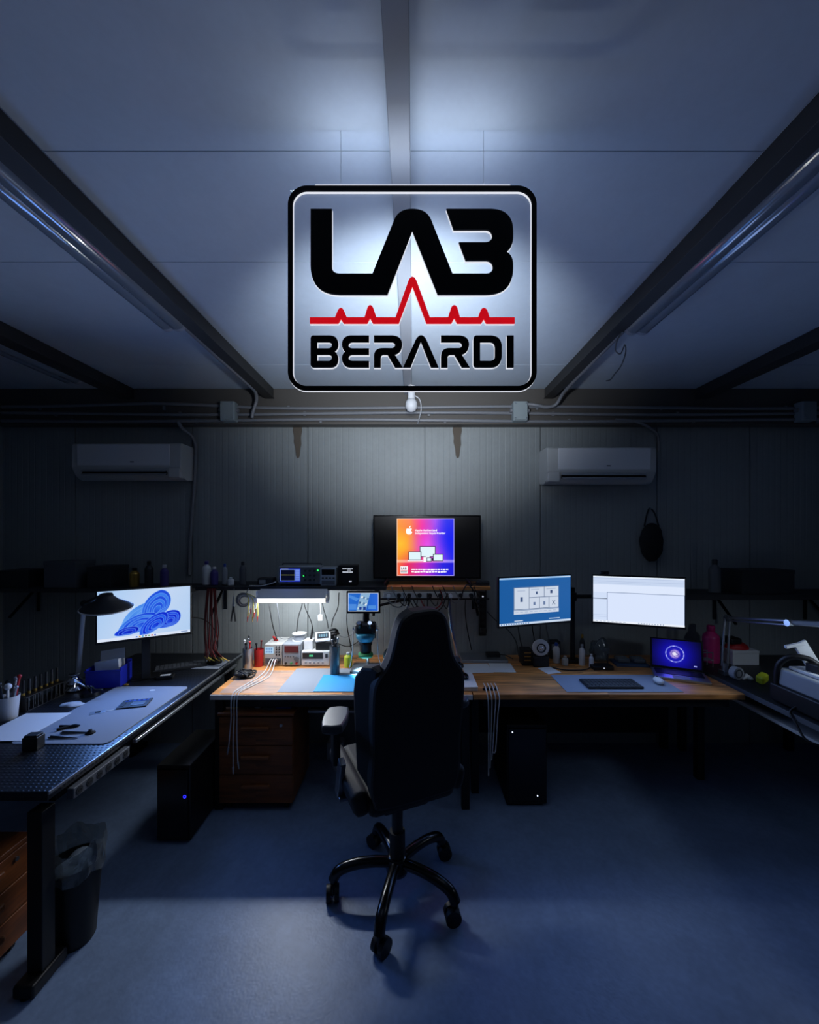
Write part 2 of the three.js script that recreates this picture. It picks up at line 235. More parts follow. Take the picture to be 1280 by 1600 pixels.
{
  const hz = [2.752, 2.703, 2.648];
  const names = ['uppermost grey conduit running along the fascia', 'middle grey conduit of the three along the fascia', 'lowest grey conduit of the three along the fascia'];
  hz.forEach((y, i) => {
    const pts = []; for (let k = 0; k <= 16; k++) { const x = -3.3 + k * 0.4125; pts.push([x, y + Math.sin(x * 1.7 + i * 1.3) * 0.008 + (i === 0 ? Math.exp(-((x + 2.0) ** 2) * 3) * 0.03 : 0), WALLZ + 0.112]); }
    const t = thing('wall_conduit', names[i], 'conduit', [0, 0, 0], 0, 'conduits along the back wall');
    obj('pipe', tube(pts, 0.0125, 90, 10), M.pipe, t);
    for (let k = 0; k < 7; k++) obj('saddle_clip', bx(0.02, 0.034, 0.014, -3 + k + 0.13 * i, y - 0.017, WALLZ + 0.104, 0.002), M.pipe, t);
  });
  for (const [x, lab] of [[-1.46, 'grey junction box on the conduits beside the bent pipe from the black desk light'], [0.85, 'grey junction box on the conduits above the right air conditioner'], [3.12, 'grey junction box on the conduits near the side wall']]) {
    const t = thing('junction_box', lab, 'junction box', [x, 2.63, WALLZ + 0.142]);
    obj('box', bx(0.115, 0.155, 0.075, 0, 0, 0, 0.008), M.boxgrey, t);
    const c = obj('cover', bx(0.105, 0.145, 0.012, 0, 0.005, 0.04, 0.004), M.boxgrey, t);
    for (const a of [-1, 1]) for (const b of [0.02, 0.135]) obj('screw', cyz(0.005, 0.004, a * 0.042, b, 0.047, 10), M.steel, c);
    obj('cable_gland', [cyx(0.016, 0.02, -0.066, 0.09, 0), cyx(0.016, 0.02, 0.066, 0.09, 0)], M.pipe, t);
  }
  tag(obj('bent_conduit', tube([[-1.2, 2.835, -2.14], [-1.2, 2.83, -2.5], [-1.2, 2.83, -3.0], [-1.21, 2.825, -3.16], [-1.23, 2.78, -3.22], [-1.26, 2.70, -3.23], [-1.27, 2.655, -3.235]], 0.0125, 60, 10), M.pipe), 'bent grey conduit from the black desk light down to the wall pipes', 'conduit');
  tag(obj('bent_conduit', tube([[1.13, 2.835, -2.19], [1.14, 2.83, -2.6], [1.15, 2.825, -3.0], [1.15, 2.81, -3.15], [1.12, 2.75, -3.21], [1.05, 2.735, -3.22], [0.98, 2.75, -3.22], [0.91, 2.765, -3.24]], 0.0125, 60, 10), M.pipe), 'bent grey conduit from the wire-trailing light down to a junction box', 'conduit');
  tag(obj('drop_conduit', tube([[-1.88, 2.64, -3.28], [-1.86, 2.59, -3.3], [-1.8, 2.53, -3.35], [-1.79, 2.46, -3.375], [-1.80, 2.2, -3.38], [-1.82, 1.9, -3.38], [-1.84, 1.6, -3.38], [-1.845, 1.4, -3.38]], 0.014, 60, 10), M.pipe), 'thin grey pipe dropping down the wall beside the left air conditioner', 'conduit');
  tag(obj('drop_conduit', tube([[1.62, 2.65, -3.27], [1.75, 2.645, -3.28], [1.88, 2.61, -3.3], [2.0, 2.55, -3.35], [2.03, 2.5, -3.38], [2.035, 2.42, -3.385]], 0.011, 40, 8), M.pipe), 'grey cable curving down the wall beside the right air conditioner', 'cable');
  for (const [x, h, lab] of [[-0.955, 0.24, 'brown dried foam drip on the wall above the oscilloscope'], [0.37, 0.24, 'brown dried foam drip on the wall above the television']]) {
    const g = ext(shapeOf((s) => { s.moveTo(-0.03, 0.02); s.bezierCurveTo(-0.045, -0.03, -0.02, -0.05, -0.028, -h * 0.4); s.bezierCurveTo(-0.032, -h * 0.5, -0.018, -h * 0.55, -0.015, -h * 0.7); s.bezierCurveTo(-0.012, -h * 0.85, -0.01, -h, 0.003, -h); s.bezierCurveTo(0.02, -h, 0.014, -h * 0.8, 0.025, -h * 0.6); s.bezierCurveTo(0.034, -h * 0.5, 0.018, -0.08, 0.03, -0.04); s.bezierCurveTo(0.036, -0.02, 0.034, 0.0, 0.03, 0.02); }), 0.004, 0.003);
    const m = obj('foam_drip', g.translate(x, 2.61, WALLZ + 0.001), M.stain); tag(m, lab, 'stain');
  }
  // pale lamp holder hanging under the middle beam
  const t = thing('lamp_holder', 'white bare lamp holder hanging under the end of the pale beam', 'lamp holder', [-0.01, 2.76, -3.1]);
  obj('stem', cy(0.028, 0.028, 0.1, 0, 0.0, 0), M.white, t); obj('bulb', lathe([[0, -0.1], [0.03, -0.09], [0.045, -0.06], [0.045, -0.03], [0.03, 0], [0, 0]]), M.white, t);
  obj('cord', tube([[0.02, 0.03, 0], [0.06, 0, 0], [0.075, -0.06, -0.03], [0.06, -0.12, -0.1], [0.05, -0.14, -0.17]], 0.004, 30), M.whitecable, t);
}
function airCon(label, x, y, mirror) {
  const t = thing('air_conditioner', label, 'air conditioner', [x, y, WALLZ]);
  const prof = shapeOf((s) => { s.moveTo(0, 0.012); s.lineTo(0.10, 0); s.quadraticCurveTo(0.15, 0.0, 0.18, 0.05); s.lineTo(0.205, 0.09); s.lineTo(0.2, 0.255); s.quadraticCurveTo(0.198, 0.275, 0.17, 0.275); s.lineTo(0, 0.275); });
  const side = (w, z) => ext(prof, w, 0.004).rotateY(-Math.PI / 2).translate(z, 0, 0);
  obj('body', side(0.84, 0.42), M.offwhite, t);
  obj('front_cover', bxr(0.72, 0.165, 0.012, 0.02 * mirror, 0.185, 0.207, 0.03, 0, 0, 0.004), M.white, t);
  obj('outlet', bxr(0.66, 0.05, 0.02, 0.02 * mirror, 0.056, 0.186, -0.55, 0, 0, 0.004), M.black, t);
  const lv = obj('louvre', bxr(0.66, 0.004, 0.045, 0.02 * mirror, 0.045, 0.197, 0.75, 0, 0, 0.001), M.lightgrey, t); lv.userData.label = 'thin louvre blade';
  obj('louvre', bxr(0.66, 0.004, 0.03, 0.02 * mirror, 0.068, 0.204, 0.75, 0, 0, 0.001), M.lightgrey, t);
  obj('side_cap', bx(0.1, 0.262, 0.2, -0.37 * mirror, 0.005, 0.104, 0.012), M.offwhite, t);
  obj('badge', bx(0.03, 0.008, 0.003, 0.05, 0.125, 0.214, 0.001), M.midgrey, t);
  return t;
}
airCon('white wall air conditioner beside the thin dropping pipe', -2.235, 2.17, -1);
airCon('white wall air conditioner above the two angled monitors', 1.475, 2.14, 1);

// ---------------------------------------------------------------- benches and tables
function legs(t, list, h, m, s = 0.05) { for (const [x, z] of list) obj('leg', bx(s, h, s, x, 0, z, 0.004), m, t); }
{
  const a = thing('workbench', 'oak topped electronics workbench under the lamp and microscope', 'workbench', [-0.445, 0, -2.97]);
  const ta = obj('bench_top', bx(1.64, 0.035, 0.82, 0, 0.705, 0, 0.004), M.oak, a);
  obj('front_edge', bx(1.64, 0.03, 0.006, 0, 0.7075, 0.413, 0.002), M.white, ta);
  legs(a, [[-0.78, 0.36], [-0.78, -0.36], [0.78, 0.36], [0.78, -0.36]], 0.704, M.black);
  obj('apron', [bx(1.5, 0.06, 0.02, 0, 0.644, 0.36), bx(1.5, 0.06, 0.02, 0, 0.644, -0.36)], M.black, a);
  const b = thing('workbench', 'oak topped workbench under the two angled monitors', 'workbench', [1.23, 0, -2.97]);
  obj('bench_top', bx(1.70, 0.035, 0.82, 0, 0.705, 0, 0.004), M.oak, b);
  legs(b, [[-0.81, 0.2], [-0.81, -0.36], [0.81, 0.05], [0.81, -0.36]], 0.704, M.black);
  obj('apron', [bx(1.56, 0.06, 0.02, 0, 0.644, 0.36), bx(1.56, 0.06, 0.02, 0, 0.644, -0.36)], M.black, b);
  obj('modesty_panel', bx(1.56, 0.5, 0.016, 0, 0.14, -0.33), M.black, b);

  const d = thing('standing_desk', 'long black desk with pebbled top and aluminium edge', 'desk', [-1.83, 0, -2.465]);
  const dt = obj('desk_top', bx(0.86, 0.035, 1.79, 0, 0.725, 0, 0.003), M.pebble, d);
  obj('edge_strip', bx(0.006, 0.012, 1.79, 0.4325, 0.749, 0, 0.001), M.alu, dt);
  obj('side_rail', bx(0.03, 0.05, 1.6, 0.38, 0.675, 0.02, 0.003), M.darksteel, d);
  obj('side_rail', bx(0.03, 0.05, 1.6, -0.38, 0.675, 0.02, 0.003), M.darksteel, d);
  obj('cable_rail', bx(0.02, 0.018, 1.2, 0.412, 0.68, -0.22, 0.003), M.alu, d);
  for (const z of [0.855, -0.8]) for (const x of [0.37, -0.37]) {
    const l = obj('leg', [bx(0.06, 0.62, 0.06, x, 0.055, z, 0.004)], M.black, d);
    obj('foot', bx(0.08, 0.05, 0.16, x, 0.005, z, 0.01), M.black, l); obj('levelling_pad', cy(0.018, 0.02, 0.005, x, 0, z + 0.06), M.rubber, l);
  }
  const r = thing('side_table', 'dark narrow table holding the benchtop machine', 'table', [2.6, 0, -2.2]);
  obj('table_top', bx(0.94, 0.03, 2.36, 0, 0.71, 0, 0.003), M.darkgrey, r);
  obj('edge_strip', bx(0.006, 0.03, 2.36, -0.473, 0.71, 0, 0.001), M.midgrey, r);
  const sh = obj('lower_shelf', bx(0.86, 0.02, 2.2, 0.02, 0.60, 0, 0.003), M.offwhite, r); sh.userData.label = 'pale shelf just below the table top';
  legs(r, [[-0.43, 1.1], [-0.43, -1.1], [0.43, 1.1], [0.43, -1.1]], 0.71, M.black, 0.05);
}
// wall shelf
{
  const t = thing('wall_shelf', 'long wooden wall shelf carrying the television and oscilloscope', 'shelf', [0, 0, 0]);
  obj('board', bx(1.43, 0.028, 0.33, -0.915, 1.317, -3.233, 0.003), M.darkgrey, t);
  const w = obj('board', bx(0.78, 0.028, 0.33, 0.195, 1.317, -3.233, 0.003), M.oak, t); w.userData.label = 'brown wooden board end';
  for (const x of [-1.55, -0.3, 0.5]) obj('bracket', [bx(0.025, 0.2, 0.012, x, 1.115, -3.392), bxr(0.02, 0.012, 0.3, x, 1.21, -3.26, 0.72, 0, 0, 0.002)], M.darksteel, t);
  obj('cable_rail', bx(0.86, 0.012, 0.012, 0.145, 1.245, -3.08, 0.003), M.black, t);
  for (const x of [-0.26, 0.55]) obj('rail_hanger', bx(0.01, 0.07, 0.01, x, 1.25, -3.08, 0.001), M.black, t);
  const l = thing('wall_shelf', 'dark wall shelf in the corner above the black desk', 'shelf', [0, 0, 0]);
  obj('board', bx(1.72, 0.028, 0.33, -2.52, 1.3, -3.233, 0.003), M.darkgrey, l);
  for (const x of [-3.1, -1.9]) obj('bracket', [bx(0.025, 0.2, 0.012, x, 1.098, -3.392), bxr(0.02, 0.012, 0.3, x, 1.193, -3.26, 0.72, 0, 0, 0.002)], M.darksteel, l);
  const r = thing('wall_shelf', 'dark wall shelf behind the white spreadsheet monitor', 'shelf', [0, 0, 0]);
  obj('board', bx(1.75, 0.04, 0.3, 2.5, 1.24, -3.248, 0.003), M.darkgrey, r);
  for (const x of [1.72, 2.5, 3.25]) obj('bracket', [bx(0.025, 0.2, 0.012, x, 1.03, -3.392), bxr(0.02, 0.012, 0.28, x, 1.13, -3.27, 0.72, 0, 0, 0.002)], M.darksteel, r);
}

// ---------------------------------------------------------------- screens
function monitor(name, label, x, y, z, turn, w, h, mat, light, power, bez = 0.01) {
  const t = thing(name, label, 'monitor', [x, y, z], turn);
  const b = obj('casing', [bx(w + bez * 2, h + bez * 2.6, 0.022, 0, -bez * 1.6, -0.012, 0.004), bx(w * 0.7, h * 0.6, 0.03, 0, h * 0.2, -0.036, 0.01)], M.black, t);
  obj('screen', put(new THREE.PlaneGeometry(w, h), 0, h / 2, 0.0005), mat, t);
  const l = areaLight(t, light, power, w, h, [0, h / 2, 0.004], [0, 0, 1]); l.castShadow = true;
  return t;
}
{
  // blue folded ribbons on pale sky, a taskbar below
  const bloom = screenMat(1024, 600, (c, w, h) => {
    let g = c.createLinearGradient(0, 0, w, h); g.addColorStop(0, '#a9cdf5'); g.addColorStop(0.5, '#c9dcf8'); g.addColorStop(1, '#b4d2f6'); c.fillStyle = g; c.fillRect(0, 0, w, h);
    // overlapping folded ribbons, each a run of ever smaller bands with a pale rim
    const fold = (x, y, rx, ry, a, n, c0, c1) => { for (let k = 0; k < n; k++) { const f = 1 - k / (n + 0.6); c.save(); c.translate(x + k * 5, y + k * 7); c.rotate(a); const gg = c.createLinearGradient(-rx * f, ry * f, rx * f, -ry * f); gg.addColorStop(0, k % 2 ? c1 : c0); gg.addColorStop(1, k % 2 ? c0 : c1); c.fillStyle = gg; c.beginPath(); c.moveTo(-rx * f, ry * f * 0.55); c.bezierCurveTo(-rx * f * 0.9, -ry * f * 0.6, rx * f * 0.1, -ry * f * 1.35, rx * f * 0.85, -ry * f * 0.75); c.bezierCurveTo(rx * f * 1.25, -ry * f * 0.2, rx * f * 0.9, ry * f * 0.9, rx * f * 0.2, ry * f * 0.95); c.bezierCurveTo(-rx * f * 0.3, ry * f, -rx * f * 0.8, ry * f * 1.0, -rx * f, ry * f * 0.55); c.fill(); c.strokeStyle = 'rgba(120,180,255,0.75)'; c.lineWidth = 5; c.stroke(); c.restore(); } };
    fold(480, 330, 260, 150, -0.25, 4, '#79b4f6', '#2f74e8'); fold(610, 230, 220, 140, -0.75, 6, '#3f86f2', '#1a44dc'); fold(420, 420, 230, 110, -0.2, 5, '#4c92f2', '#1238d8'); fold(760, 400, 150, 105, -0.15, 5, '#2c5cf0', '#0618c4'); fold(590, 440, 190, 90, -0.5, 5, '#2a66f0', '#0a24d0'); fold(300, 500, 130, 50, -0.05, 3, '#1a3ee0', '#0a1cb8');
    c.fillStyle = '#dfe9fb'; c.fillRect(0, h - 34, w, 34); const cols = ['#3a78d8', '#d8a23a', '#3aa8d8', '#555', '#4aa860', '#d85a3a', '#3a58d8']; cols.forEach((k, i) => { c.fillStyle = k; c.fillRect(400 + i * 34, h - 25, 18, 16); });
    c.fillStyle = '#7d98c8'; c.fillRect(18, 20, 20, 22); c.fillRect(18, 60, 20, 22); c.fillRect(w - 110, h - 24, 80, 12);
  }, 0.95);
  const t = monitor('monitor', 'monitor showing blue folded ribbons above the black desk', -1.758, 1.062, -2.70, 0.579, 0.512, 0.318, bloom, 0x6aa0ff, POWER.monitorLeft);
  obj('stand', [bx(0.05, 0.42, 0.02, 0, -0.29, -0.062), bx(0.17, 0.012, 0.12, 0, -0.302, -0.12)], M.black, t);
  const blueApp = screenMat(1024, 576, (c, w, h) => {
    c.fillStyle = '#1d5fa6'; c.fillRect(0, 0, w, h); c.fillStyle = '#7fb2e6'; c.fillRect(0, 0, w, 22); c.fillStyle = '#d2e4f8'; c.fillRect(0, 4, w, 8);
    c.fillStyle = '#d4dff0'; c.fillRect(196, 120, 650, 330); c.strokeStyle = '#2a4a78'; c.lineWidth = 5;
    const R = (x, y, a, b) => c.strokeRect(x, y, a, b); R(200, 124, 212, 266); R(412, 124, 216, 128); R(628, 124, 214, 128); R(412, 252, 148, 138); R(560, 252, 140, 138); R(700, 252, 142, 138);
    c.fillStyle = '#8ea2c2'; c.fillRect(196, 396, 650, 10); c.fillStyle = '#b4c4de'; for (let i = 0; i < 9; i++) c.fillRect(215 + i * 68, 420, 44, 10);
    c.fillStyle = '#4a5f86'; c.fillRect(288, 240, 34, 60); c.fillRect(506, 180, 26, 34); c.fillStyle = '#3d4f78'; c.fillRect(718, 172, 34, 40); c.fillStyle = '#6a7fa6'; c.fillRect(472, 310, 30, 36); c.fillRect(616, 306, 28, 44);
    c.strokeStyle = '#34466a'; c.lineWidth = 7; c.beginPath(); c.moveTo(750, 300); c.lineTo(790, 356); c.moveTo(790, 300); c.lineTo(750, 356); c.stroke();
    c.fillStyle = '#a8b8d4'; c.fillRect(440, 150, 120, 8); c.fillRect(660, 148, 140, 10); c.fillRect(246, 160, 110, 8);
    c.fillStyle = '#cfe0f6'; c.fillRect(0, h - 26, w, 26); c.fillStyle = '#e8f0fa'; c.fillRect(204, h - 52, 120, 10); c.fillRect(700, h - 52, 160, 8); c.fillStyle = '#3f6fb2'; for (let i = 0; i < 12; i++) c.fillRect(20 + i * 34, h - 20, 16, 14);
  }, 0.9);
  monitor('monitor', 'monitor showing a blue desktop with a pale tiled window', 0.895, 1.092, -2.97, 0.327, 0.605, 0.336, blueApp, 0x4f8cf0, POWER.monitorBlue);
  const sheet = screenMat(1024, 576, (c, w, h) => {
    c.fillStyle = '#d3e1fa'; c.fillRect(0, 0, w, h); c.fillStyle = '#e6f0ff'; c.fillRect(0, 0, w, 16); c.fillStyle = '#bccbe8'; c.fillRect(0, 18, w, 10); c.fillStyle = '#c9d8f2'; c.fillRect(0, 30, w, 70); c.fillStyle = '#b3c3e2'; c.fillRect(0, 58, w, 6); c.fillRect(60, 78, 600, 5);
    c.fillStyle = '#dfeaff'; c.fillRect(0, 102, w, 100);
    c.strokeStyle = '#54688e'; c.lineWidth = 5; c.strokeRect(166, 200, w - 166, h - 206); c.fillStyle = '#dbe7ff'; c.fillRect(170, 204, w - 174, h - 212);
    c.fillStyle = '#26364e'; c.fillRect(0, 276, 164, 8); c.fillStyle = '#c3d2ee'; c.fillRect(0, 480, 164, 8); c.fillRect(0, 505, 164, 8);
    c.fillStyle = '#eef4ff'; c.fillRect(0, h - 24, w, 24); c.fillStyle = '#7f92b8'; for (let i = 0; i < 10; i++) c.fillRect(520 + i * 30, h - 17, 14, 11); for (let i = 0; i < 8; i++) c.fillRect(30 + i * 46, h - 14, 26, 5);
  }, 0.98);
  monitor('monitor', 'monitor showing a white spreadsheet window', 1.608, 1.094, -2.93, -0.35, 0.58, 0.336, sheet, 0x86b0ff, POWER.monitorWhite);
  const arm = thing('twin_screen_stand', 'black twin screen stand clamped behind the angled screens', 'screen stand', [1.25, 0.74, -3.2]);
  obj('clamp', bx(0.11, 0.02, 0.1, 0, 0, 0), M.black, arm); obj('pole', cy(0.018, 0.018, 0.56, 0, 0.02, 0), M.darksteel, arm);
  obj('collar', cy(0.03, 0.03, 0.06, 0, 0.48, 0), M.black, arm);
  obj('arm', [rod([0, 0.51, 0], [-0.18, 0.51, -0.03], 0.016), rod([-0.18, 0.51, -0.03], [-0.345, 0.515, 0.155], 0.014)], M.black, arm);
  obj('arm', [rod([0, 0.51, 0], [0.2, 0.51, 0.0], 0.016), rod([0.2, 0.51, 0.0], [0.35, 0.515, 0.2], 0.014)], M.black, arm);
}
{
  const t = thing('television', 'black television with a colourful square poster on its screen', 'television', [0.111, 1.36, -3.19]);
  obj('casing', [bx(0.836, 0.495, 0.03, 0, 0.03, 0, 0.005), bx(0.5, 0.3, 0.04, 0, 0.08, -0.03, 0.01)], M.blackgloss, t);
  for (const s of [-0.3, 0.3]) obj('foot', [rod([s, 0.035, 0], [s + Math.sign(s) * 0.03, 0.006, 0.1], 0.007), rod([s, 0.035, 0], [s + Math.sign(s) * 0.03, 0.006, -0.09], 0.007), bx(0.02, 0.012, 0.2, s + Math.sign(s) * 0.03, -0.015, 0.005)], M.black, t);
  const scr = screenMat(1660, 960, (c, w, h) => {
    c.fillStyle = '#040405'; c.fillRect(0, 0, w, h);
    c.save(); const s = 910; c.translate(352, 26); c.beginPath(); c.rect(0, 0, s, s); c.clip();
    let g = c.createLinearGradient(0, 60, s, -60); g.addColorStop(0, '#f0902a'); g.addColorStop(0.22, '#ee7a3a'); g.addColorStop(0.42, '#e8249a'); g.addColorStop(0.66, '#9a46e8'); g.addColorStop(0.86, '#2a2ce0'); g.addColorStop(1, '#2626d8'); c.fillStyle = g; c.fillRect(0, 0, s, s);
    const blob = (x, y, r, col) => { const q = c.createRadialGradient(x, y, 0, x, y, r); q.addColorStop(0, col); q.addColorStop(1, col.replace(/[\d.]+\)$/, '0)')); c.fillStyle = q; c.fillRect(0, 0, s, s); };
    blob(60, 400, 280, 'rgba(250,190,50,0.9)'); blob(480, 420, 330, 'rgba(220,90,235,0.8)'); blob(880, 330, 380, 'rgba(20,30,235,0.85)'); blob(260, 760, 300, 'rgba(230,40,110,0.6)');
    g = c.createLinearGradient(0, 0, s, 0); g.addColorStop(0, '#f0703a'); g.addColorStop(0.2, '#e03060'); g.addColorStop(0.5, '#b42ac8'); g.addColorStop(0.8, '#2a24d8'); g.addColorStop(1, '#1a1ad0'); c.fillStyle = g; c.fillRect(0, 700, s, 210);
    c.fillStyle = 'rgba(255,235,255,0.4)'; c.fillRect(0, 655, s, 46);
    c.strokeStyle = 'rgba(255,240,250,0.55)'; c.lineWidth = 12; c.strokeRect(6, 6, s - 12, s - 12);
    c.fillStyle = '#ffffff';   // fruit emblem
    c.beginPath(); c.moveTo(195, 165); c.bezierCurveTo(150, 145, 138, 185, 146, 215); c.bezierCurveTo(154, 250, 180, 262, 195, 250); c.bezierCurveTo(212, 262, 238, 245, 244, 215); c.bezierCurveTo(222, 204, 224, 178, 240, 168); c.bezierCurveTo(226, 150, 210, 158, 195, 165); c.fill();
    c.beginPath(); c.moveTo(196, 152); c.bezierCurveTo(196, 130, 206, 122, 218, 118); c.bezierCurveTo(218, 138, 210, 150, 196, 152); c.fill();
    c.font = 'bold 42px sans-serif'; c.fillText('Apple Authorized', 290, 205); c.fillText('Independent Repair Provider', 290, 250, 480);
    const dev = (x, y, a, b) => { c.fillStyle = '#3a3f52'; c.fillRect(x - 12, y - 12, a + 24, b + 24); c.fillStyle = '#d8ecf2'; c.fillRect(x, y, a, b); };
    dev(372, 450, 230, 150); c.fillStyle = '#e6eef4'; c.fillRect(460, 600, 60, 70); dev(196, 536, 180, 116); c.fillStyle = '#e4e8f0'; c.fillRect(170, 660, 240, 16); dev(584, 574, 140, 92); c.fillStyle = '#f4f6fa'; c.fillRect(420, 610, 46, 80); dev(480, 630, 60, 44); c.fillStyle = '#20242e'; c.fillRect(556, 630, 20, 44);
    c.fillStyle = '#f2eef4'; c.fillRect(56, 756, 120, 118); c.fillStyle = '#1c1c22'; c.font = 'bold 50px sans-serif'; c.fillText('LAB', 64, 810, 104); c.fillStyle = '#d01c2c'; c.fillRect(64, 820, 104, 7); c.fillStyle = '#1c1c22'; c.font = 'bold 24px sans-serif'; c.fillText('BERARDI', 64, 856, 104);
    c.fillStyle = 'rgba(255,255,255,0.92)';   // two lines of print too small to read
    for (const [y, n] of [[800, 590], [836, 560]]) for (let x = 232; x < 232 + n;) { const q = 14 + ((x * 37 + y * 11) % 46); c.fillRect(x, y, Math.min(q, 232 + n - x), 18 + ((x * 13) % 8)); x += q + 8; }
    c.restore();
  }, 1.1);
  const sc = obj('screen', put(new THREE.PlaneGeometry(0.812, 0.47), 0, 0.277, 0.0158), scr, t);
  const l = areaLight(t, 0xd06ad8, POWER.tv, 0.45, 0.45, [0, 0.277, 0.019], [0, 0, 1]); l.castShadow = true;
}
{
  const t = thing('laptop', 'open dark laptop showing a glowing round emblem on blue', 'laptop', [1.87, 0.74, -2.87], -0.42);
  const base = obj('base', bx(0.33, 0.018, 0.22, 0, 0.0, 0, 0.005), M.alu, t);
  obj('keyboard', bx(0.29, 0.003, 0.11, 0, 0.0175, -0.03, 0.001), M.black, base); obj('touchpad', bx(0.1, 0.002, 0.06, 0, 0.0175, 0.07, 0.0005), M.lightgrey, base);
  const lid = new THREE.Group(); lid.name = 'lid'; lid.position.set(0, 0.016, -0.108); lid.rotation.x = -0.16; t.add(lid);
  obj('lid_shell', bx(0.33, 0.215, 0.008, 0, 0, -0.005, 0.003), M.black, lid);
  const scr = screenMat(640, 400, (c, w, h) => {
    const g = c.createRadialGradient(300, 210, 10, 300, 210, 380); g.addColorStop(0, '#2a28d0'); g.addColorStop(0.4, '#120f9c'); g.addColorStop(1, '#05042c'); c.fillStyle = g; c.fillRect(0, 0, w, h);
    c.strokeStyle = '#6c74e8'; c.lineWidth = 16; c.beginPath(); c.arc(300, 205, 118, 0, 7); c.stroke(); c.strokeStyle = '#b8bcf4'; c.lineWidth = 10;
    for (let k = 0; k < 14; k++) { const a = k * 0.449; if (k % 3 !== 2) { c.beginPath(); c.arc(300, 205, 118, a, a + 0.24); c.stroke(); } }
    const q = c.createRadialGradient(300, 205, 8, 300, 205, 74); q.addColorStop(0, '#f4f2ff'); q.addColorStop(0.6, '#b09ae8'); q.addColorStop(1, '#5a40c8'); c.fillStyle = q; c.beginPath(); c.arc(300, 205, 70, 0, 7); c.fill();
    c.strokeStyle = '#3c2aa0'; c.lineWidth = 7; for (let k = 0; k < 6; k++) { c.beginPath(); c.arc(300 + Math.cos(k) * 22, 205 + Math.sin(k * 1.6) * 22, 22 + k * 5, k, k + 2.1); c.stroke(); }
    c.fillStyle = '#9aa0f0'; c.fillRect(540, 352, 40, 18);
  }, 0.95);
  obj('screen', put(new THREE.PlaneGeometry(0.305, 0.19), 0, 0.112, -0.0005), scr, lid);
  const l = areaLight(lid, 0x5a58ff, POWER.laptop, 0.16, 0.16, [0, 0.112, 0.003], [0, 0, 1]); l.castShadow = true;
}

// ---------------------------------------------------------------- tube lamp under the shelf
{
  const t = thing('tube_lamp', 'lit white tube lamp fixed under the front of the wall shelf', 'lamp', [-0.885, 1.235, -3.0]);
  obj('reflector', [bxr(0.5, 0.006, 0.1, 0, 0.064, -0.012, 0.62, 0, 0, 0.002)], M.white, t);
  obj('housing', bx(0.5, 0.03, 0.05, 0, 0.052, -0.06, 0.004), M.white, t);
  const g = obj('tube', cyx(0.019, 0.5, 0, 0.019, 0), M.tubeGlow, t); g.userData.label = 'glowing white tube';
  for (const s of [-1, 1]) obj('end_cap', [cyx(0.021, 0.018, s * 0.258, 0.019, 0), bx(0.016, 0.07, 0.05, s * 0.258, 0.015, -0.03, 0.003)], M.white, t);
  const l = areaLight(t, 0xe6ecf4, POWER.tube, 0.5, 0.036, [0, -0.004, 0.0], [0, -1, -0.08]); l.castShadow = true;
  areaLight(t, 0xe6ecf4, POWER.tubeBack, 0.5, 0.036, [0, 0.019, -0.024], [0, -0.35, -1]).castShadow = true;
  const l2 = areaLight(t, 0xe6ecf4, POWER.tubeFront, 0.5, 0.036, [0, 0.019, 0.022], [0, -0.3, 1]); l2.castShadow = true;
}

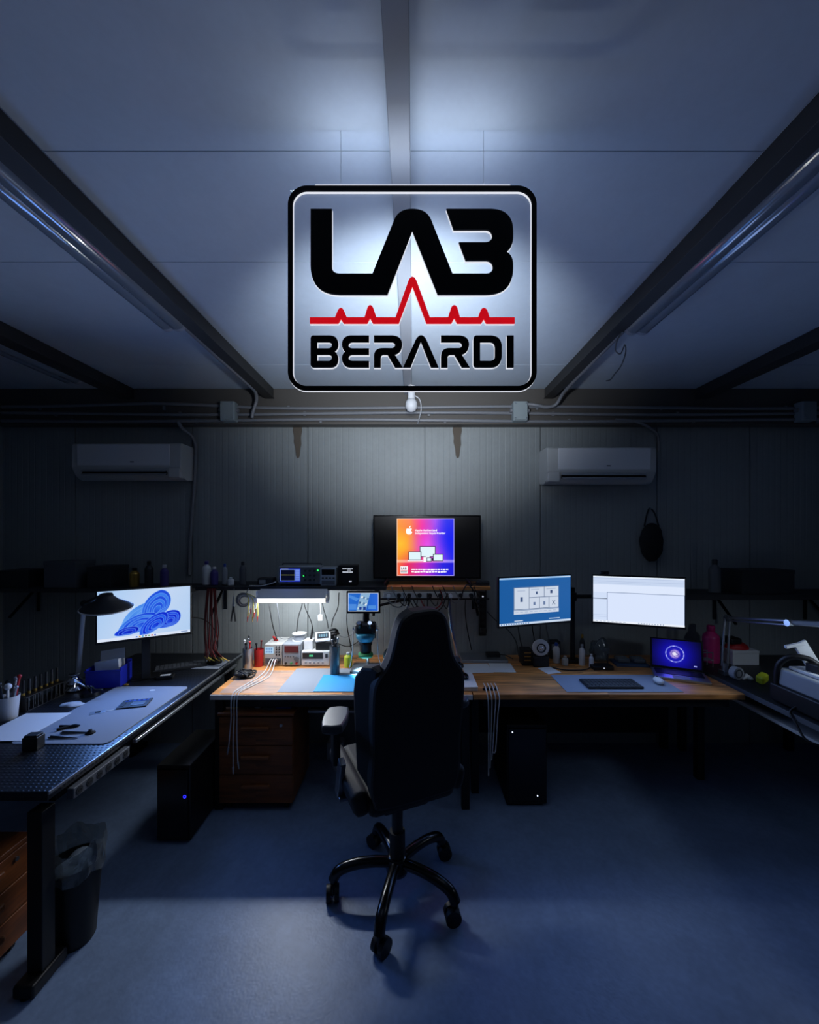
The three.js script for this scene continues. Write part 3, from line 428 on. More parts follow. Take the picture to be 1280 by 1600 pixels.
// ---------------------------------------------------------------- gaming chair
{
  const c = thing('office_chair', 'tall black gaming chair seen from behind on five-star base', 'chair', [-0.075, 0, -2.0], 0.42);
  const back = new THREE.Group(); back.name = 'backrest'; back.position.set(0, 0.6, 0.2); back.rotation.x = 0.09; back.scale.y = 0.885; c.add(back);
  const half = [[0.0, 0.925], [0.05, 0.922], [0.082, 0.9], [0.1, 0.86], [0.113, 0.79], [0.128, 0.72], [0.152, 0.665], [0.185, 0.615], [0.196, 0.55], [0.195, 0.4], [0.19, 0.25], [0.195, 0.12], [0.18, 0.03], [0.14, 0.0]];
  const outline = [...half, ...half.slice(1).reverse().map(([x, y]) => [-x, y])].reverse();
  const sh = new THREE.Shape(new THREE.SplineCurve(outline.map(([x, y]) => new THREE.Vector2(x, y))).getPoints(90));
  const hole = new THREE.Path(); hole.moveTo(0.085, 0.72); hole.quadraticCurveTo(0.102, 0.675, 0.097, 0.66); hole.quadraticCurveTo(0.088, 0.645, 0.079, 0.66); hole.quadraticCurveTo(0.076, 0.68, 0.085, 0.72); sh.holes.push(hole);
  obj('shell', ext(sh, 0.05, 0.018).translate(0, 0, -0.025), M.leather, back);
  for (const s of [-1, 1]) {   // side wings that flare forward and outward
    const wing = poly([[0, 0.06], [0.1, 0.12], [0.12, 0.3], [0.14, 0.5], [0.13, 0.58], [0.09, 0.635], [0.03, 0.655], [0, 0.65]]);
    const g = ext(wing, 0.045, 0.014).rotateY(Math.PI / 2 - s * 0.36).translate(s * 0.165 - 0.0225, 0, 0);
    obj('side_wing', g, M.leather, back).userData.label = 'padded side wing';
  }
  for (const s of [-1, 1]) obj('head_wing', bxr(0.026, 0.18, 0.05, s * 0.092, 0.78, -0.045, 0, s * 0.2, s * 0.1, 0.012), M.leather, back);
  obj('lumbar_cushion', bx(0.28, 0.18, 0.07, 0, 0.15, -0.1, 0.03), M.leather, back);
  const seat = obj('seat', bx(0.42, 0.1, 0.5, 0, 0.53, -0.04, 0.035), M.leather, c);
  for (const s of [-1, 1]) obj('seat_bolster', bxr(0.08, 0.11, 0.46, s * 0.235, 0.595, -0.04, 0, 0, -s * 0.25, 0.03), M.leather, seat);
  obj('tilt_mechanism', [bx(0.22, 0.06, 0.28, 0, 0.47, -0.02, 0.01), rod([0.1, 0.5, -0.05], [0.28, 0.49, -0.05], 0.007), bx(0.05, 0.02, 0.03, 0.28, 0.48, -0.05)], M.black, c);
  for (const s of [-1, 1]) {
    const a = new THREE.Group(); a.name = 'armrest'; a.position.set(s * 0.29, 0, -0.06); c.add(a);
    const pad = ext(shapeOf((q) => { q.moveTo(-0.035, -0.13); q.quadraticCurveTo(0, -0.155, 0.035, -0.13); q.bezierCurveTo(0.052, -0.05, 0.052, 0.05, 0.04, 0.12); q.quadraticCurveTo(0, 0.15, -0.04, 0.12); q.bezierCurveTo(-0.052, 0.05, -0.052, -0.05, -0.035, -0.13); }), 0.02, 0.01).rotateX(-Math.PI / 2).rotateX(-0.12).rotateY(s * 0.35).translate(0, 0.86, 0);
    obj('pad', pad, M.rubber, a).material = new THREE.MeshStandardMaterial({ color: 0x33383f, roughness: 0.42 });
    obj('post', [bx(0.035, 0.21, 0.06, 0, 0.66, 0, 0.008)], M.black, a);
    obj('bracket', [bxr(0.03, 0.2, 0.05, -s * 0.01, 0.62, 0.05, 0.35, 0, 0, 0.008), bx(0.16, 0.018, 0.06, -s * 0.08, 0.515, 0.04, 0.006)], M.steel, a).material = new THREE.MeshStandardMaterial({ color: 0x6d737b, roughness: 0.3, metalness: 0.5 });
  }
  obj('gas_column', [cy(0.027, 0.027, 0.2, 0, 0.28, 0), cy(0.038, 0.04, 0.17, 0, 0.13, 0)], M.black, c);
  obj('hub', lathe([[0, 0.1], [0.05, 0.1], [0.056, 0.12], [0.05, 0.17], [0.038, 0.185], [0, 0.185]]), M.blackgloss, c);
  for (let k = 0; k < 5; k++) {
    const world = (30 + k * 72) * Math.PI / 180;                     // direction of each leg over the floor
    const a = world + 0.42;
    const dx = Math.cos(a), dz = Math.sin(a);
    const leg = obj('leg', tube([[dx * 0.03, 0.15, dz * 0.03], [dx * 0.12, 0.158, dz * 0.12], [dx * 0.22, 0.15, dz * 0.22], [dx * 0.285, 0.125, dz * 0.285], [dx * 0.31, 0.085, dz * 0.31]], 0.025, 24, 12), M.blackgloss, c);
    const px = dx * 0.31, pz = dz * 0.31, t = a + 0.9 + k * 1.1, ax = Math.cos(t), az = Math.sin(t), ox = -az * 0.015, oz = ax * 0.015;
    const wheel = (q) => put(new THREE.CylinderGeometry(0.036, 0.036, 0.022, 22), px + ox + ax * q, 0.036, pz + oz + az * q, 0, -t, Math.PI / 2);
    obj('caster', [wheel(0.019), wheel(-0.019), put(new THREE.CylinderGeometry(0.012, 0.012, 0.05, 12), px, 0.066, pz), bxr(0.014, 0.03, 0.05, px + ox, 0.05, pz + oz, 0, -t, 0, 0.006)], M.black, leg);
  }
}

// ---------------------------------------------------------------- drawers, computers and other things under the tables
function drawerUnit(name, label, [x, z], w, h, d, n, turn = 0, top = 0.02) {
  const t = thing(name, label, 'cabinet', [x, 0, z], turn);
  for (const a of [-1, 1]) for (const b of [-1, 1]) obj('caster', [cyx(0.022, 0.018, a * (w / 2 - 0.05), 0.022, b * (d / 2 - 0.05), 14), bx(0.024, 0.012, 0.03, a * (w / 2 - 0.05), 0.038, b * (d / 2 - 0.05))], M.black, t);
  obj('carcass', bx(w - 0.01, h - 0.05 - top, d - 0.02, 0, 0.05, -0.01, 0.002), M.cherry, t);
  obj('top', bx(w + 0.01, top, d + 0.01, 0, h - top, 0, 0.004), M.cherry, t);
  const dh = (h - 0.05 - top - 0.006) / n;
  for (let k = 0; k < n; k++) {
    const y = 0.053 + k * dh, dr = obj('drawer', bx(w - 0.012, dh - 0.006, 0.018, 0, y, d / 2 - 0.009, 0.003), M.cherry, t);
    obj('handle', [bx(w * 0.38, 0.028, 0.022, 0, y + dh * 0.52, d / 2 + 0.012, 0.008)], M.cherry, dr);
    if (k === n - 1) obj('lock', cyz(0.009, 0.008, w * 0.34, y + dh * 0.7, d / 2 + 0.003, 12), M.steel, dr);
  }
  return t;
}
drawerUnit('drawer_cabinet', 'reddish wooden three-drawer cabinet under the oak workbench', [-0.985, -2.78], 0.47, 0.62, 0.42, 3);
drawerUnit('drawer_cabinet', 'reddish wooden drawer cabinet under the black desk', [-1.87, -1.56], 0.42, 0.46, 0.44, 3, Math.PI / 2);
function pcTower(label, [x, z], w, h, d, leds, ringLed) {
  const t = thing('computer_tower', label, 'computer', [x, 0, z]);
  obj('case', bx(w, h - 0.015, d, 0, 0.015, 0, 0.006), M.black, t);
  for (const a of [-1, 1]) for (const b of [-1, 1]) obj('foot', cy(0.016, 0.018, 0.015, a * (w / 2 - 0.03), 0, b * (d / 2 - 0.05)), M.rubber, t);
  obj('front_panel', bx(w - 0.02, h - 0.06, 0.012, 0, 0.04, d / 2 + 0.004, 0.004), M.blackgloss, t);
  for (const [lx, ly, m] of leds) obj('power_light', ringLed ? torus(0.007, 0.0025, lx, ly, d / 2 + 0.012) : cyz(0.004, 0.006, lx, ly, d / 2 + 0.012, 10), m, t).userData.label = 'glowing power light';
}
pcTower('black computer tower with blue ring light under the black desk edge', [-1.35, -2.52], 0.19, 0.44, 0.42, [[0.07, 0.27, M.ledBlue]], true);
pcTower('black computer tower with two white lights under the monitor bench', [0.73, -2.83], 0.26, 0.52, 0.42, [[0.065, 0.075, M.ledWhite], [-0.095, 0.48, M.ledWhite]], false);
{
  const t = thing('keyboard_tray', 'grey keyboard tray hung under the oak workbench', 'tray', [-0.49, 0.6, -2.72]);
  obj('tray', bx(0.36, 0.016, 0.22, 0, 0, 0, 0.004), M.lightgrey, t);
  for (const s of [-1, 1]) obj('runner', bx(0.014, 0.092, 0.2, s * 0.17, 0.014, -0.005, 0.002), M.darksteel, t);
  tag(obj('storage_box', bx(0.12, 0.13, 0.1, -0.6, 0, -3.2, 0.004), M.card), 'cardboard box on the floor behind the wooden cabinet', 'box');
  const can = (x, z, r, h, m, lab) => { const q = thing('tin_can', lab, 'can', [x, 0.62, z]); obj('body', cy(r, r, h), m, q); obj('rim', torus(r, 0.0025, 0, h, 0, Math.PI / 2), M.chrome, q); obj('lid', cy(r - 0.003, r - 0.003, 0.003, 0, h - 0.003, 0), M.steel, q); };
  can(-1.15, -2.64, 0.022, 0.055, M.brass, 'small brassy tin on the wooden cabinet top'); can(-1.0, -2.66, 0.026, 0.065, M.white, 'white tin with steel lid on the wooden cabinet top');
  can(-1.06, -2.68, 0.024, 0.035, M.bluecap, 'low blue tin on the wooden cabinet top');
  const b = thing('carton', 'small blue and white carton on the wooden cabinet top', 'carton', [-0.83, 0.62, -2.66]); obj('body', bx(0.1, 0.035, 0.07), M.bluecap, b); obj('lid', bx(0.102, 0.03, 0.072, 0, 0.035, 0), M.card, b);
  tag(obj('rag', crumple(flat(new THREE.SphereGeometry(0.045, 24, 14).scale(1.4, 0.5, 1)).translate(0, 0.0, 0), 0.004, 60).translate(-0.92, 0.62, -2.65), M.midgrey), 'crumpled grey rag on the wooden cabinet top', 'rag');
  // waste bin lined with a clear bag
  const w = thing('waste_bin', 'dark waste bin lined with a crumpled clear bag', 'bin', [-1.46, 0, -1.77]);
  obj('bucket', lathe([[0, 0], [0.07, 0], [0.075, 0.01], [0.098, 0.34], [0.095, 0.34], [0.072, 0.012], [0, 0.01]], 0, 0, 0, 28), M.black, w);
  const bagG = flat(new THREE.CylinderGeometry(0.106, 0.104, 0.13, 40, 8, true)).translate(0, 0.365, 0); { const p = bagG.attributes.position; for (let i = 0; i < p.count; i++) { const a = Math.atan2(p.getZ(i), p.getX(i)), k = 1 + 0.05 * Math.sin(a * 9 + p.getY(i) * 50) + 0.03 * Math.sin(a * 17); p.setXYZ(i, p.getX(i) * k, p.getY(i) + 0.012 * Math.sin(a * 5), p.getZ(i) * k); } bagG.computeVertexNormals(); }
  obj('bag', bagG, M.bag, w); obj('rubbish', crumple(flat(new THREE.SphereGeometry(0.075, 24, 16).scale(1, 0.7, 1)), 0.008, 40).translate(0, 0.3, 0), M.lightgrey, w);
}

// ---------------------------------------------------------------- on the wall shelf
{
  const o = thing('oscilloscope', 'grey bench oscilloscope with blue lit screen on the wall shelf', 'oscilloscope', [-0.86, 1.345, -3.17]);
  obj('body', bx(0.32, 0.14, 0.12, 0, 0.01, 0, 0.008), M.lightgrey, o); for (const s of [-1, 1]) obj('foot', bx(0.04, 0.012, 0.1, s * 0.12, 0, 0), M.rubber, o);
  obj('front_panel', bx(0.305, 0.125, 0.006, 0, 0.017, 0.06, 0.002), M.midgrey, o);
  const scr = screenMat(320, 220, (c, w, h) => { c.fillStyle = '#2a3fd0'; c.fillRect(0, 0, w, h); c.fillStyle = '#060a24'; c.fillRect(12, 22, 220, 180); c.strokeStyle = '#8fb0ff'; c.lineWidth = 6; c.strokeRect(10, 18, 224, 186); c.fillStyle = '#c8d060'; c.fillRect(14, 105, 218, 7); c.fillStyle = '#7fa0ff'; c.fillRect(244, 20, 66, 180); c.fillStyle = '#3048c8'; for (let i = 0; i < 6; i++) c.fillRect(248, 46 + i * 28, 58, 5); c.fillStyle = '#cfe0ff'; c.fillRect(14, 6, 120, 9); }, 0.75);
  obj('screen', put(new THREE.PlaneGeometry(0.155, 0.1), -0.07, 0.082, 0.0637), scr, o);
  areaLight(o, 0x5a78ff, 1.2, 0.15, 0.1, [-0.07, 0.082, 0.067], [0, 0, 1]).castShadow = true;
  for (let i = 0; i < 3; i++) for (let j = 0; j < 3; j++) obj('knob', cyz(0.008, 0.014, 0.045 + i * 0.035, 0.045 + j * 0.035, 0.068, 14), M.darkgrey, o);
  obj('button_light', cyz(0.0055, 0.006, 0.035, 0.077, 0.066, 10), M.ledGreen, o); obj('button_light', cyz(0.006, 0.006, 0.14, 0.118, 0.066, 10), M.ledGreen, o);
  obj('carry_handle', [rod([-0.15, 0.12, -0.02], [-0.15, 0.165, -0.02], 0.005), rod([0.15, 0.12, -0.02], [0.15, 0.165, -0.02], 0.005), rod([-0.15, 0.165, -0.02], [0.15, 0.165, -0.02], 0.005)], M.midgrey, o);
  const m = thing('bench_meter', 'small grey bench meter beside the oscilloscope', 'meter', [-0.64, 1.345, -3.16]);
  obj('body', bx(0.118, 0.14, 0.12, 0, 0, 0, 0.006), M.lightgrey, m); obj('display', bx(0.1, 0.04, 0.004, 0, 0.085, 0.06, 0.001), M.blackgloss, m);
  for (let i = 0; i < 4; i++) obj('button', bx(0.016, 0.01, 0.006, -0.04 + i * 0.027, 0.055, 0.061, 0.002), M.darkgrey, m); obj('lower_panel', bx(0.1, 0.03, 0.004, 0, 0.012, 0.06, 0.001), M.midgrey, m);
  const p = thing('control_box', 'black box with two white lit readouts on the wall shelf', 'electronic box', [-0.495, 1.345, -3.17]);
  obj('body', bx(0.145, 0.155, 0.1, 0, 0, 0, 0.005), M.black, p);
  const lcd = screenMat(128, 64, (c) => { c.fillStyle = '#050608'; c.fillRect(0, 0, 128, 64); c.fillStyle = '#d4dcec'; for (let i = 0; i < 8; i++) c.fillRect(8 + i * 14, 6 + (i % 2), 11, 12); c.fillRect(60, 26, 40, 5); for (let i = 0; i < 7; i++) c.fillRect(8 + i * 16, 42, 14, 13); }, 0.8);
  obj('readout', put(new THREE.PlaneGeometry(0.09, 0.045), 0, 0.115, 0.0505), lcd, p); obj('button_light', bx(0.02, 0.008, 0.004, 0.02, 0.03, 0.05, 0.001), M.fleck, p);
}
function bottle(label, x, y, z, r, h, m, capM, name = 'spray_bottle', cat = 'bottle') {
  const t = thing(name, label, cat, [x, y, z]);
  obj('body', lathe([[0, 0], [r * 0.95, 0], [r, 0.006], [r, h * 0.66], [r * 0.9, h * 0.74], [r * 0.42, h * 0.84], [r * 0.4, h * 0.86], [0, h * 0.86]]), m, t);
  obj('cap', lathe([[0, h * 0.85], [r * 0.48, h * 0.85], [r * 0.48, h * 0.97], [r * 0.4, h], [0, h]]), capM, t); return t;
}
{
  bottle('purple labelled bottle beside the white bottle on the corner shelf', -1.94, 1.328, -3.2, 0.03, 0.17, M.purple, M.white);
  const s = 1.345;
  bottle('white spray bottle on the end of the wall shelf', -1.6, s, -3.18, 0.032, 0.185, M.white, M.purple); bottle('purple bottle next to the white spray bottle', -1.53, s, -3.16, 0.028, 0.14, M.purple, M.white);
  bottle('slim grey bottle on the wall shelf behind the red cable bundle', -1.455, s, -3.17, 0.02, 0.165, M.lightgrey, M.bluecap); bottle('squat white jar on the wall shelf', -1.395, s, -3.14, 0.024, 0.06, M.white, M.white, 'jar', 'jar');
  bottle('tall green-grey bottle on the wall shelf above the hanging clips', -1.315, s, -3.17, 0.024, 0.18, M.midgrey, M.darkgrey);
  const c = thing('adapter', 'grey power adapter with cable on the wall shelf left of the oscilloscope', 'adapter', [-1.12, s, -3.15]); obj('body', bx(0.12, 0.06, 0.09, 0, 0, 0, 0.01), M.darkgrey, c); obj('plate', bx(0.05, 0.03, 0.004, -0.02, 0.015, 0.045, 0.001), M.lightgrey, c); obj('lead', tube([[0.06, 0.03, 0], [0.08, 0.03, 0.05], [0.0, 0.008, 0.08], [-0.1, 0.006, 0.085]], 0.004, 30), M.whitecable, c);
  bottle('dark bottle standing on the corner shelf near the dropping pipe', -2.06, 1.328, -3.2, 0.03, 0.2, M.darkgrey, M.black); bottle('amber bottle on the corner shelf', -2.16, 1.328, -3.18, 0.034, 0.15, M.brass, M.black);
  for (const [x, w, h, m, lab] of [[-2.4, 0.18, 0.16, M.darkgrey, 'dark carton on the corner shelf beside the amber bottle'], [-2.7, 0.24, 0.2, M.midgrey, 'grey storage carton in the middle of the corner shelf'], [-3.05, 0.22, 0.13, M.darkgrey, 'low dark carton at the far end of the corner shelf']]) {
    const t = thing('storage_carton', lab, 'carton', [x, 1.328, -3.23]); obj('body', bx(w, h, 0.2, 0, 0, 0), m, t); obj('lid', bx(w + 0.006, 0.03, 0.206, 0, h - 0.028, 0), m, t);
  }
  bottle('dim grey bottle on the shelf behind the arm lamp', 2.36, 1.28, -3.2, 0.04, 0.26, M.midgrey, M.darkgrey);
  { const t = thing('storage_carton', 'long dark carton on the shelf behind the arm lamp', 'carton', [2.72, 1.28, -3.24]); obj('body', bx(0.4, 0.18, 0.22), M.darkgrey, t); obj('lid', bx(0.406, 0.03, 0.226, 0, 0.152, 0), M.darkgrey, t); }
  { const t = thing('hanging_bag', 'black bag hanging on the wall under the right air conditioner', 'bag', [1.96, 1.5, -3.36]); obj('bag', crumple(flat(new THREE.SphereGeometry(0.13, 28, 20).scale(0.75, 1.25, 0.25)).translate(0, 0.17, 0), 0.004, 40), M.rubber, t); obj('strap', tube([[-0.06, 0.3, 0], [-0.02, 0.42, -0.02], [0.0, 0.45, -0.025], [0.03, 0.42, -0.02], [0.06, 0.3, 0]], 0.006, 30), M.rubber, t); obj('hook', rod([0, 0.44, -0.04], [0, 0.45, 0.0], 0.005), M.steel, t); }
  { const t = thing('webcam', 'small black webcam on top of the white spreadsheet monitor', 'webcam', [1.41, 1.441, -3.01], -0.35); obj('body', bx(0.06, 0.026, 0.02, 0, 0, 0, 0.008), M.black, t); obj('lens', cyz(0.008, 0.006, 0, 0.013, 0.011), M.blackgloss, t); }
}
// power strip and plugs lying along the shelf front under the television
{
  const t = thing('power_strip', 'pale power strip full of plugs along the shelf front under the television', 'power strip', [0.13, 1.258, -3.075]);
  obj('body', bx(0.7, 0.045, 0.03, 0, 0, -0.005, 0.006), M.offwhite, t);
  for (let k = 0; k < 9; k++) { const s = -0.31 + k * 0.077; obj('socket', cyz(0.017, 0.004, s, 0.022, 0.011, 16), M.darkgrey, t); if (k % 4 !== 3) { const pl = obj('plug', [cyz(0.015, 0.03, s, 0.022, 0.027, 14), bx(0.02, 0.016, 0.014, s, 0.006, 0.042)], k % 3 ? M.black : M.white, t); obj('lead', tube([[s, 0.01, 0.048], [s + 0.01, -0.015, 0.058], [s + 0.045, -0.03 - 0.02 * (k % 3), 0.045], [s + 0.06, 0.0, 0.03], [s + 0.035, 0.055, 0.03], [s + 0.02, 0.092, 0.01]], 0.0035, 26, 6), k % 3 ? M.cable : M.greycable, pl); } }
  const w = thing('charger', 'dark charger brick on the shelf right of the television foot', 'charger', [0.535, 1.345, -3.14]); obj('body', bx(0.1, 0.035, 0.06, 0, 0, 0, 0.008), M.darkgrey, w); obj('lead', tube([[-0.05, 0.018, 0], [-0.09, 0.01, 0.02], [-0.05, 0.006, 0.05], [0.04, 0.006, 0.055]], 0.0035, 26, 6), M.cable, w);
  const loops = [['tangled black cable loop hanging above the gaming chair headrest', M.cable, [[0.0, 1.26, -3.04], [0.03, 1.21, -3.03], [0.09, 1.17, -3.03], [0.15, 1.16, -3.03], [0.21, 1.19, -3.03], [0.24, 1.25, -3.04], [0.26, 1.30, -3.05]]], ['dark red cable loop hanging behind the gaming chair headrest', M.redcable, [[0.06, 1.25, -3.04], [0.09, 1.2, -3.03], [0.14, 1.18, -3.025], [0.2, 1.21, -3.03], [0.22, 1.27, -3.04], [0.2, 1.33, -3.05]]], ['black lead hanging straight down behind the gaming chair', M.cable, [[0.11, 1.3, -3.045], [0.11, 1.22, -3.03], [0.105, 1.12, -3.03], [0.1, 1.0, -3.05], [0.1, 0.85, -3.1], [0.08, 0.745, -3.15]]], ['grey cable drooping from the rail beside the microscope display', M.greycable, [[-0.19, 1.26, -3.04], [-0.15, 1.21, -3.03], [-0.09, 1.2, -3.03], [-0.06, 1.25, -3.04], [-0.07, 1.3, -3.045]]], ['black cable arching over the rail right of the television', M.cable, [[0.36, 1.25, -3.04], [0.38, 1.33, -3.04], [0.41, 1.362, -3.05], [0.45, 1.32, -3.04], [0.47, 1.24, -3.03], [0.49, 1.21, -3.04]]]];
  for (const [lab, m, pts] of loops) tag(obj('loose_cable', tube(pts, 0.005, 44, 7), m), lab, 'cable');
  const v = thing('power_strip', 'black upright power strip with a small light fixed to the wall', 'power strip', [0.575, 0.9, WALLZ + 0.022]);
  obj('body', bx(0.06, 0.36, 0.04, 0, 0, 0, 0.006), M.black, v); for (let k = 0; k < 5; k++) obj('socket', cyz(0.019, 0.004, 0, 0.05 + k * 0.055, 0.0205, 16), M.darkgrey, v); obj('indicator', cyz(0.006, 0.006, 0.0, 0.325, 0.022, 12), M.fleck, v); obj('plug', bx(0.05, 0.05, 0.05, 0, 0.03, 0.045, 0.01), M.black, v);
}
// coil of clip leads and pliers hanging from the shelf edge
{
  const t = thing('clip_lead_coil', 'coil of grey and red clip leads hanging beside the tube lamp', 'clip leads', [-1.25, 1.1, -3.045]);
  obj('hook', rod([0.02, 0.235, -0.03], [0.02, 0.2, 0.012], 0.004), M.steel, t);
  for (let k = 0; k < 4; k++) obj('lead_loop', torus(0.05 - k * 0.006, 0.005, -0.01 + k * 0.006, 0.15, 0.004 + k * 0.006, 0.1 * k, 0.15 * k, 0, 26), k === 2 ? M.lightgrey : M.greycable, t);
  for (let k = 0; k < 7; k++) { const x = 0.035 + k * 0.012, y = 0.03 + (k % 3) * 0.03; const l = obj('lead', tube([[0.02, 0.2, 0.01], [x * 0.8 + 0.01, 0.16, 0.02], [x, y + 0.05, 0.02], [x - 0.004, y, 0.018]], 0.003, 20, 6), k % 3 ? M.whitecable : M.yellowcable, t); obj('clip', rod([x - 0.004, y, 0.018], [x - 0.008, y - 0.04, 0.016], 0.005, 0.002), k % 2 ? M.brass : M.red, l); }
  const p = thing('pliers', 'steel pliers hanging from the shelf left of the tube lamp', 'pliers', [-1.33, 1.06, -3.04]); obj('handle', [rod([0, 0.15, 0], [0.015, 0.03, 0], 0.006), rod([0, 0.15, 0], [-0.018, 0.03, 0], 0.006)], M.darkgrey, p); obj('jaws', [rod([0, 0.145, 0], [0.002, 0.22, 0], 0.009, 0.004), ball(0.012, 0, 0.15, 0, 1, 1, 0.5)], M.steel, p); obj('hook', rod([0, 0.2, -0.01], [0, 0.275, -0.01], 0.002), M.steel, p);
  const r = thing('test_lead_bundle', 'bundle of dark red test leads hanging in front of the shelf', 'test leads', [-1.5, 0.8, -3.055]);
  for (let k = 0; k < 9; k++) { const x = -0.045 + k * 0.011; const l = obj('lead', tube([[x * 0.7, 0.535, 0.0], [x, 0.4, 0.008 * (k % 3)], [x * 1.2, 0.2, 0.006 * (k % 2)], [x * 0.9, 0.08, 0.01], [x * 1.6 + 0.03, 0.03, 0.02 + 0.01 * (k % 3)]], 0.004, 28, 6), k % 2 ? M.redcable : M.darkred, r); if (k % 2 === 0) obj('probe_tip', rod([x * 1.6 + 0.03, 0.03, 0.02 + 0.01 * (k % 3)], [x * 1.6 + 0.075, 0.0, 0.03], 0.005, 0.003), k % 4 ? M.yellowcable : M.brass, l); }
  obj('hanger', bx(0.09, 0.012, 0.03, 0, 0.53, -0.012), M.darksteel, r);
}
// thin leads running from the shelf down to the bench
{
  const runs = [['thin black lead hanging to the small power supply', M.cable, [[-1.08, 1.3, -3.06], [-1.075, 1.2, -3.07], [-1.06, 1.05, -3.1], [-1.045, 0.93, -3.15]]], ['second thin dark lead hanging behind the small power supply', M.greycable, [[-1.03, 1.3, -3.07], [-1.03, 1.18, -3.12], [-1.035, 1.04, -3.18], [-1.04, 0.94, -3.19]]], ['black lead slanting behind the white wire reel', M.cable, [[-0.84, 1.3, -3.07], [-0.85, 1.2, -3.15], [-0.9, 1.08, -3.22], [-0.92, 0.93, -3.23]]], ['black lead curving down to the soldering iron', M.cable, [[-0.83, 1.3, -3.07], [-0.82, 1.18, -3.12], [-0.78, 1.06, -3.15], [-0.765, 0.97, -3.16]]], ['pair of black leads falling beside the white plug', M.cable, [[-0.68, 1.3, -3.07], [-0.69, 1.18, -3.15], [-0.67, 1.06, -3.2], [-0.66, 1.0, -3.2]]], ['black lead looping right of the tilted readout', M.cable, [[-0.55, 1.3, -3.06], [-0.57, 1.18, -3.12], [-0.62, 1.07, -3.17], [-0.63, 1.02, -3.18]]], ['black cable hanging right of the tilted readout onto the bench', M.cable, [[-0.48, 1.3, -3.06], [-0.5, 1.17, -3.12], [-0.51, 1.03, -3.18], [-0.5, 0.9, -3.24], [-0.48, 0.75, -3.28]]], ['dark cable sagging across the wall toward the microscope', M.cable, [[-0.6, 0.86, -3.28], [-0.52, 0.84, -3.27], [-0.44, 0.88, -3.25], [-0.37, 0.98, -3.2]]], ['long grey lead sagging across the wall toward the microscope', M.greycable, [[-0.62, 0.93, -3.32], [-0.55, 0.9, -3.32], [-0.46, 0.95, -3.3], [-0.4, 1.06, -3.2]]], ['thin black lead falling left of the upright power strip', M.cable, [[0.4, 1.3, -3.07], [0.41, 1.15, -3.2], [0.44, 0.98, -3.32], [0.48, 0.79, -3.34]]], ['black cable slanting from the upright power strip behind the blue monitor', M.cable, [[0.61, 1.1, -3.36], [0.68, 1.03, -3.35], [0.78, 0.95, -3.34], [0.84, 0.86, -3.33], [0.86, 0.745, -3.32]]], ['black cable falling from the blue monitor to the black speaker box', M.cable, [[0.8, 1.15, -3.08], [0.83, 1.0, -3.22], [0.86, 0.88, -3.26], [0.9, 0.75, -3.25]]], ['black lead under the blue monitor near the white bottle', M.cable, [[0.93, 1.12, -3.08], [0.95, 1.0, -3.25], [0.98, 0.88, -3.3], [0.985, 0.745, -3.3]]], ['thin cable hanging under the blue monitor near the arm pole', M.greycable, [[1.02, 1.1, -3.1], [1.06, 1.0, -3.25], [1.1, 0.88, -3.3], [1.12, 0.745, -3.3]]], ['black cable loop behind the ribbon-picture monitor', M.cable, [[-1.6, 1.15, -2.92], [-1.55, 1.1, -3.05], [-1.53, 0.95, -3.2], [-1.56, 0.8, -3.25], [-1.62, 0.766, -3.25]]]];
  for (const [lab, m, pts] of runs) tag(obj('hanging_lead', tube(pts, 0.0038, 40, 6), m), lab, 'cable');
  const w = thing('wall_plug', 'white plug hanging on its lead under the tube lamp', 'plug', [-0.72, 1.06, -3.2]); obj('body', bx(0.04, 0.05, 0.03, 0, 0, 0, 0.008), M.white, w); obj('lead', tube([[0, 0.05, 0], [0.005, 0.12, 0.03], [0.01, 0.255, 0.1]], 0.003, 20, 6), M.whitecable, w);
}

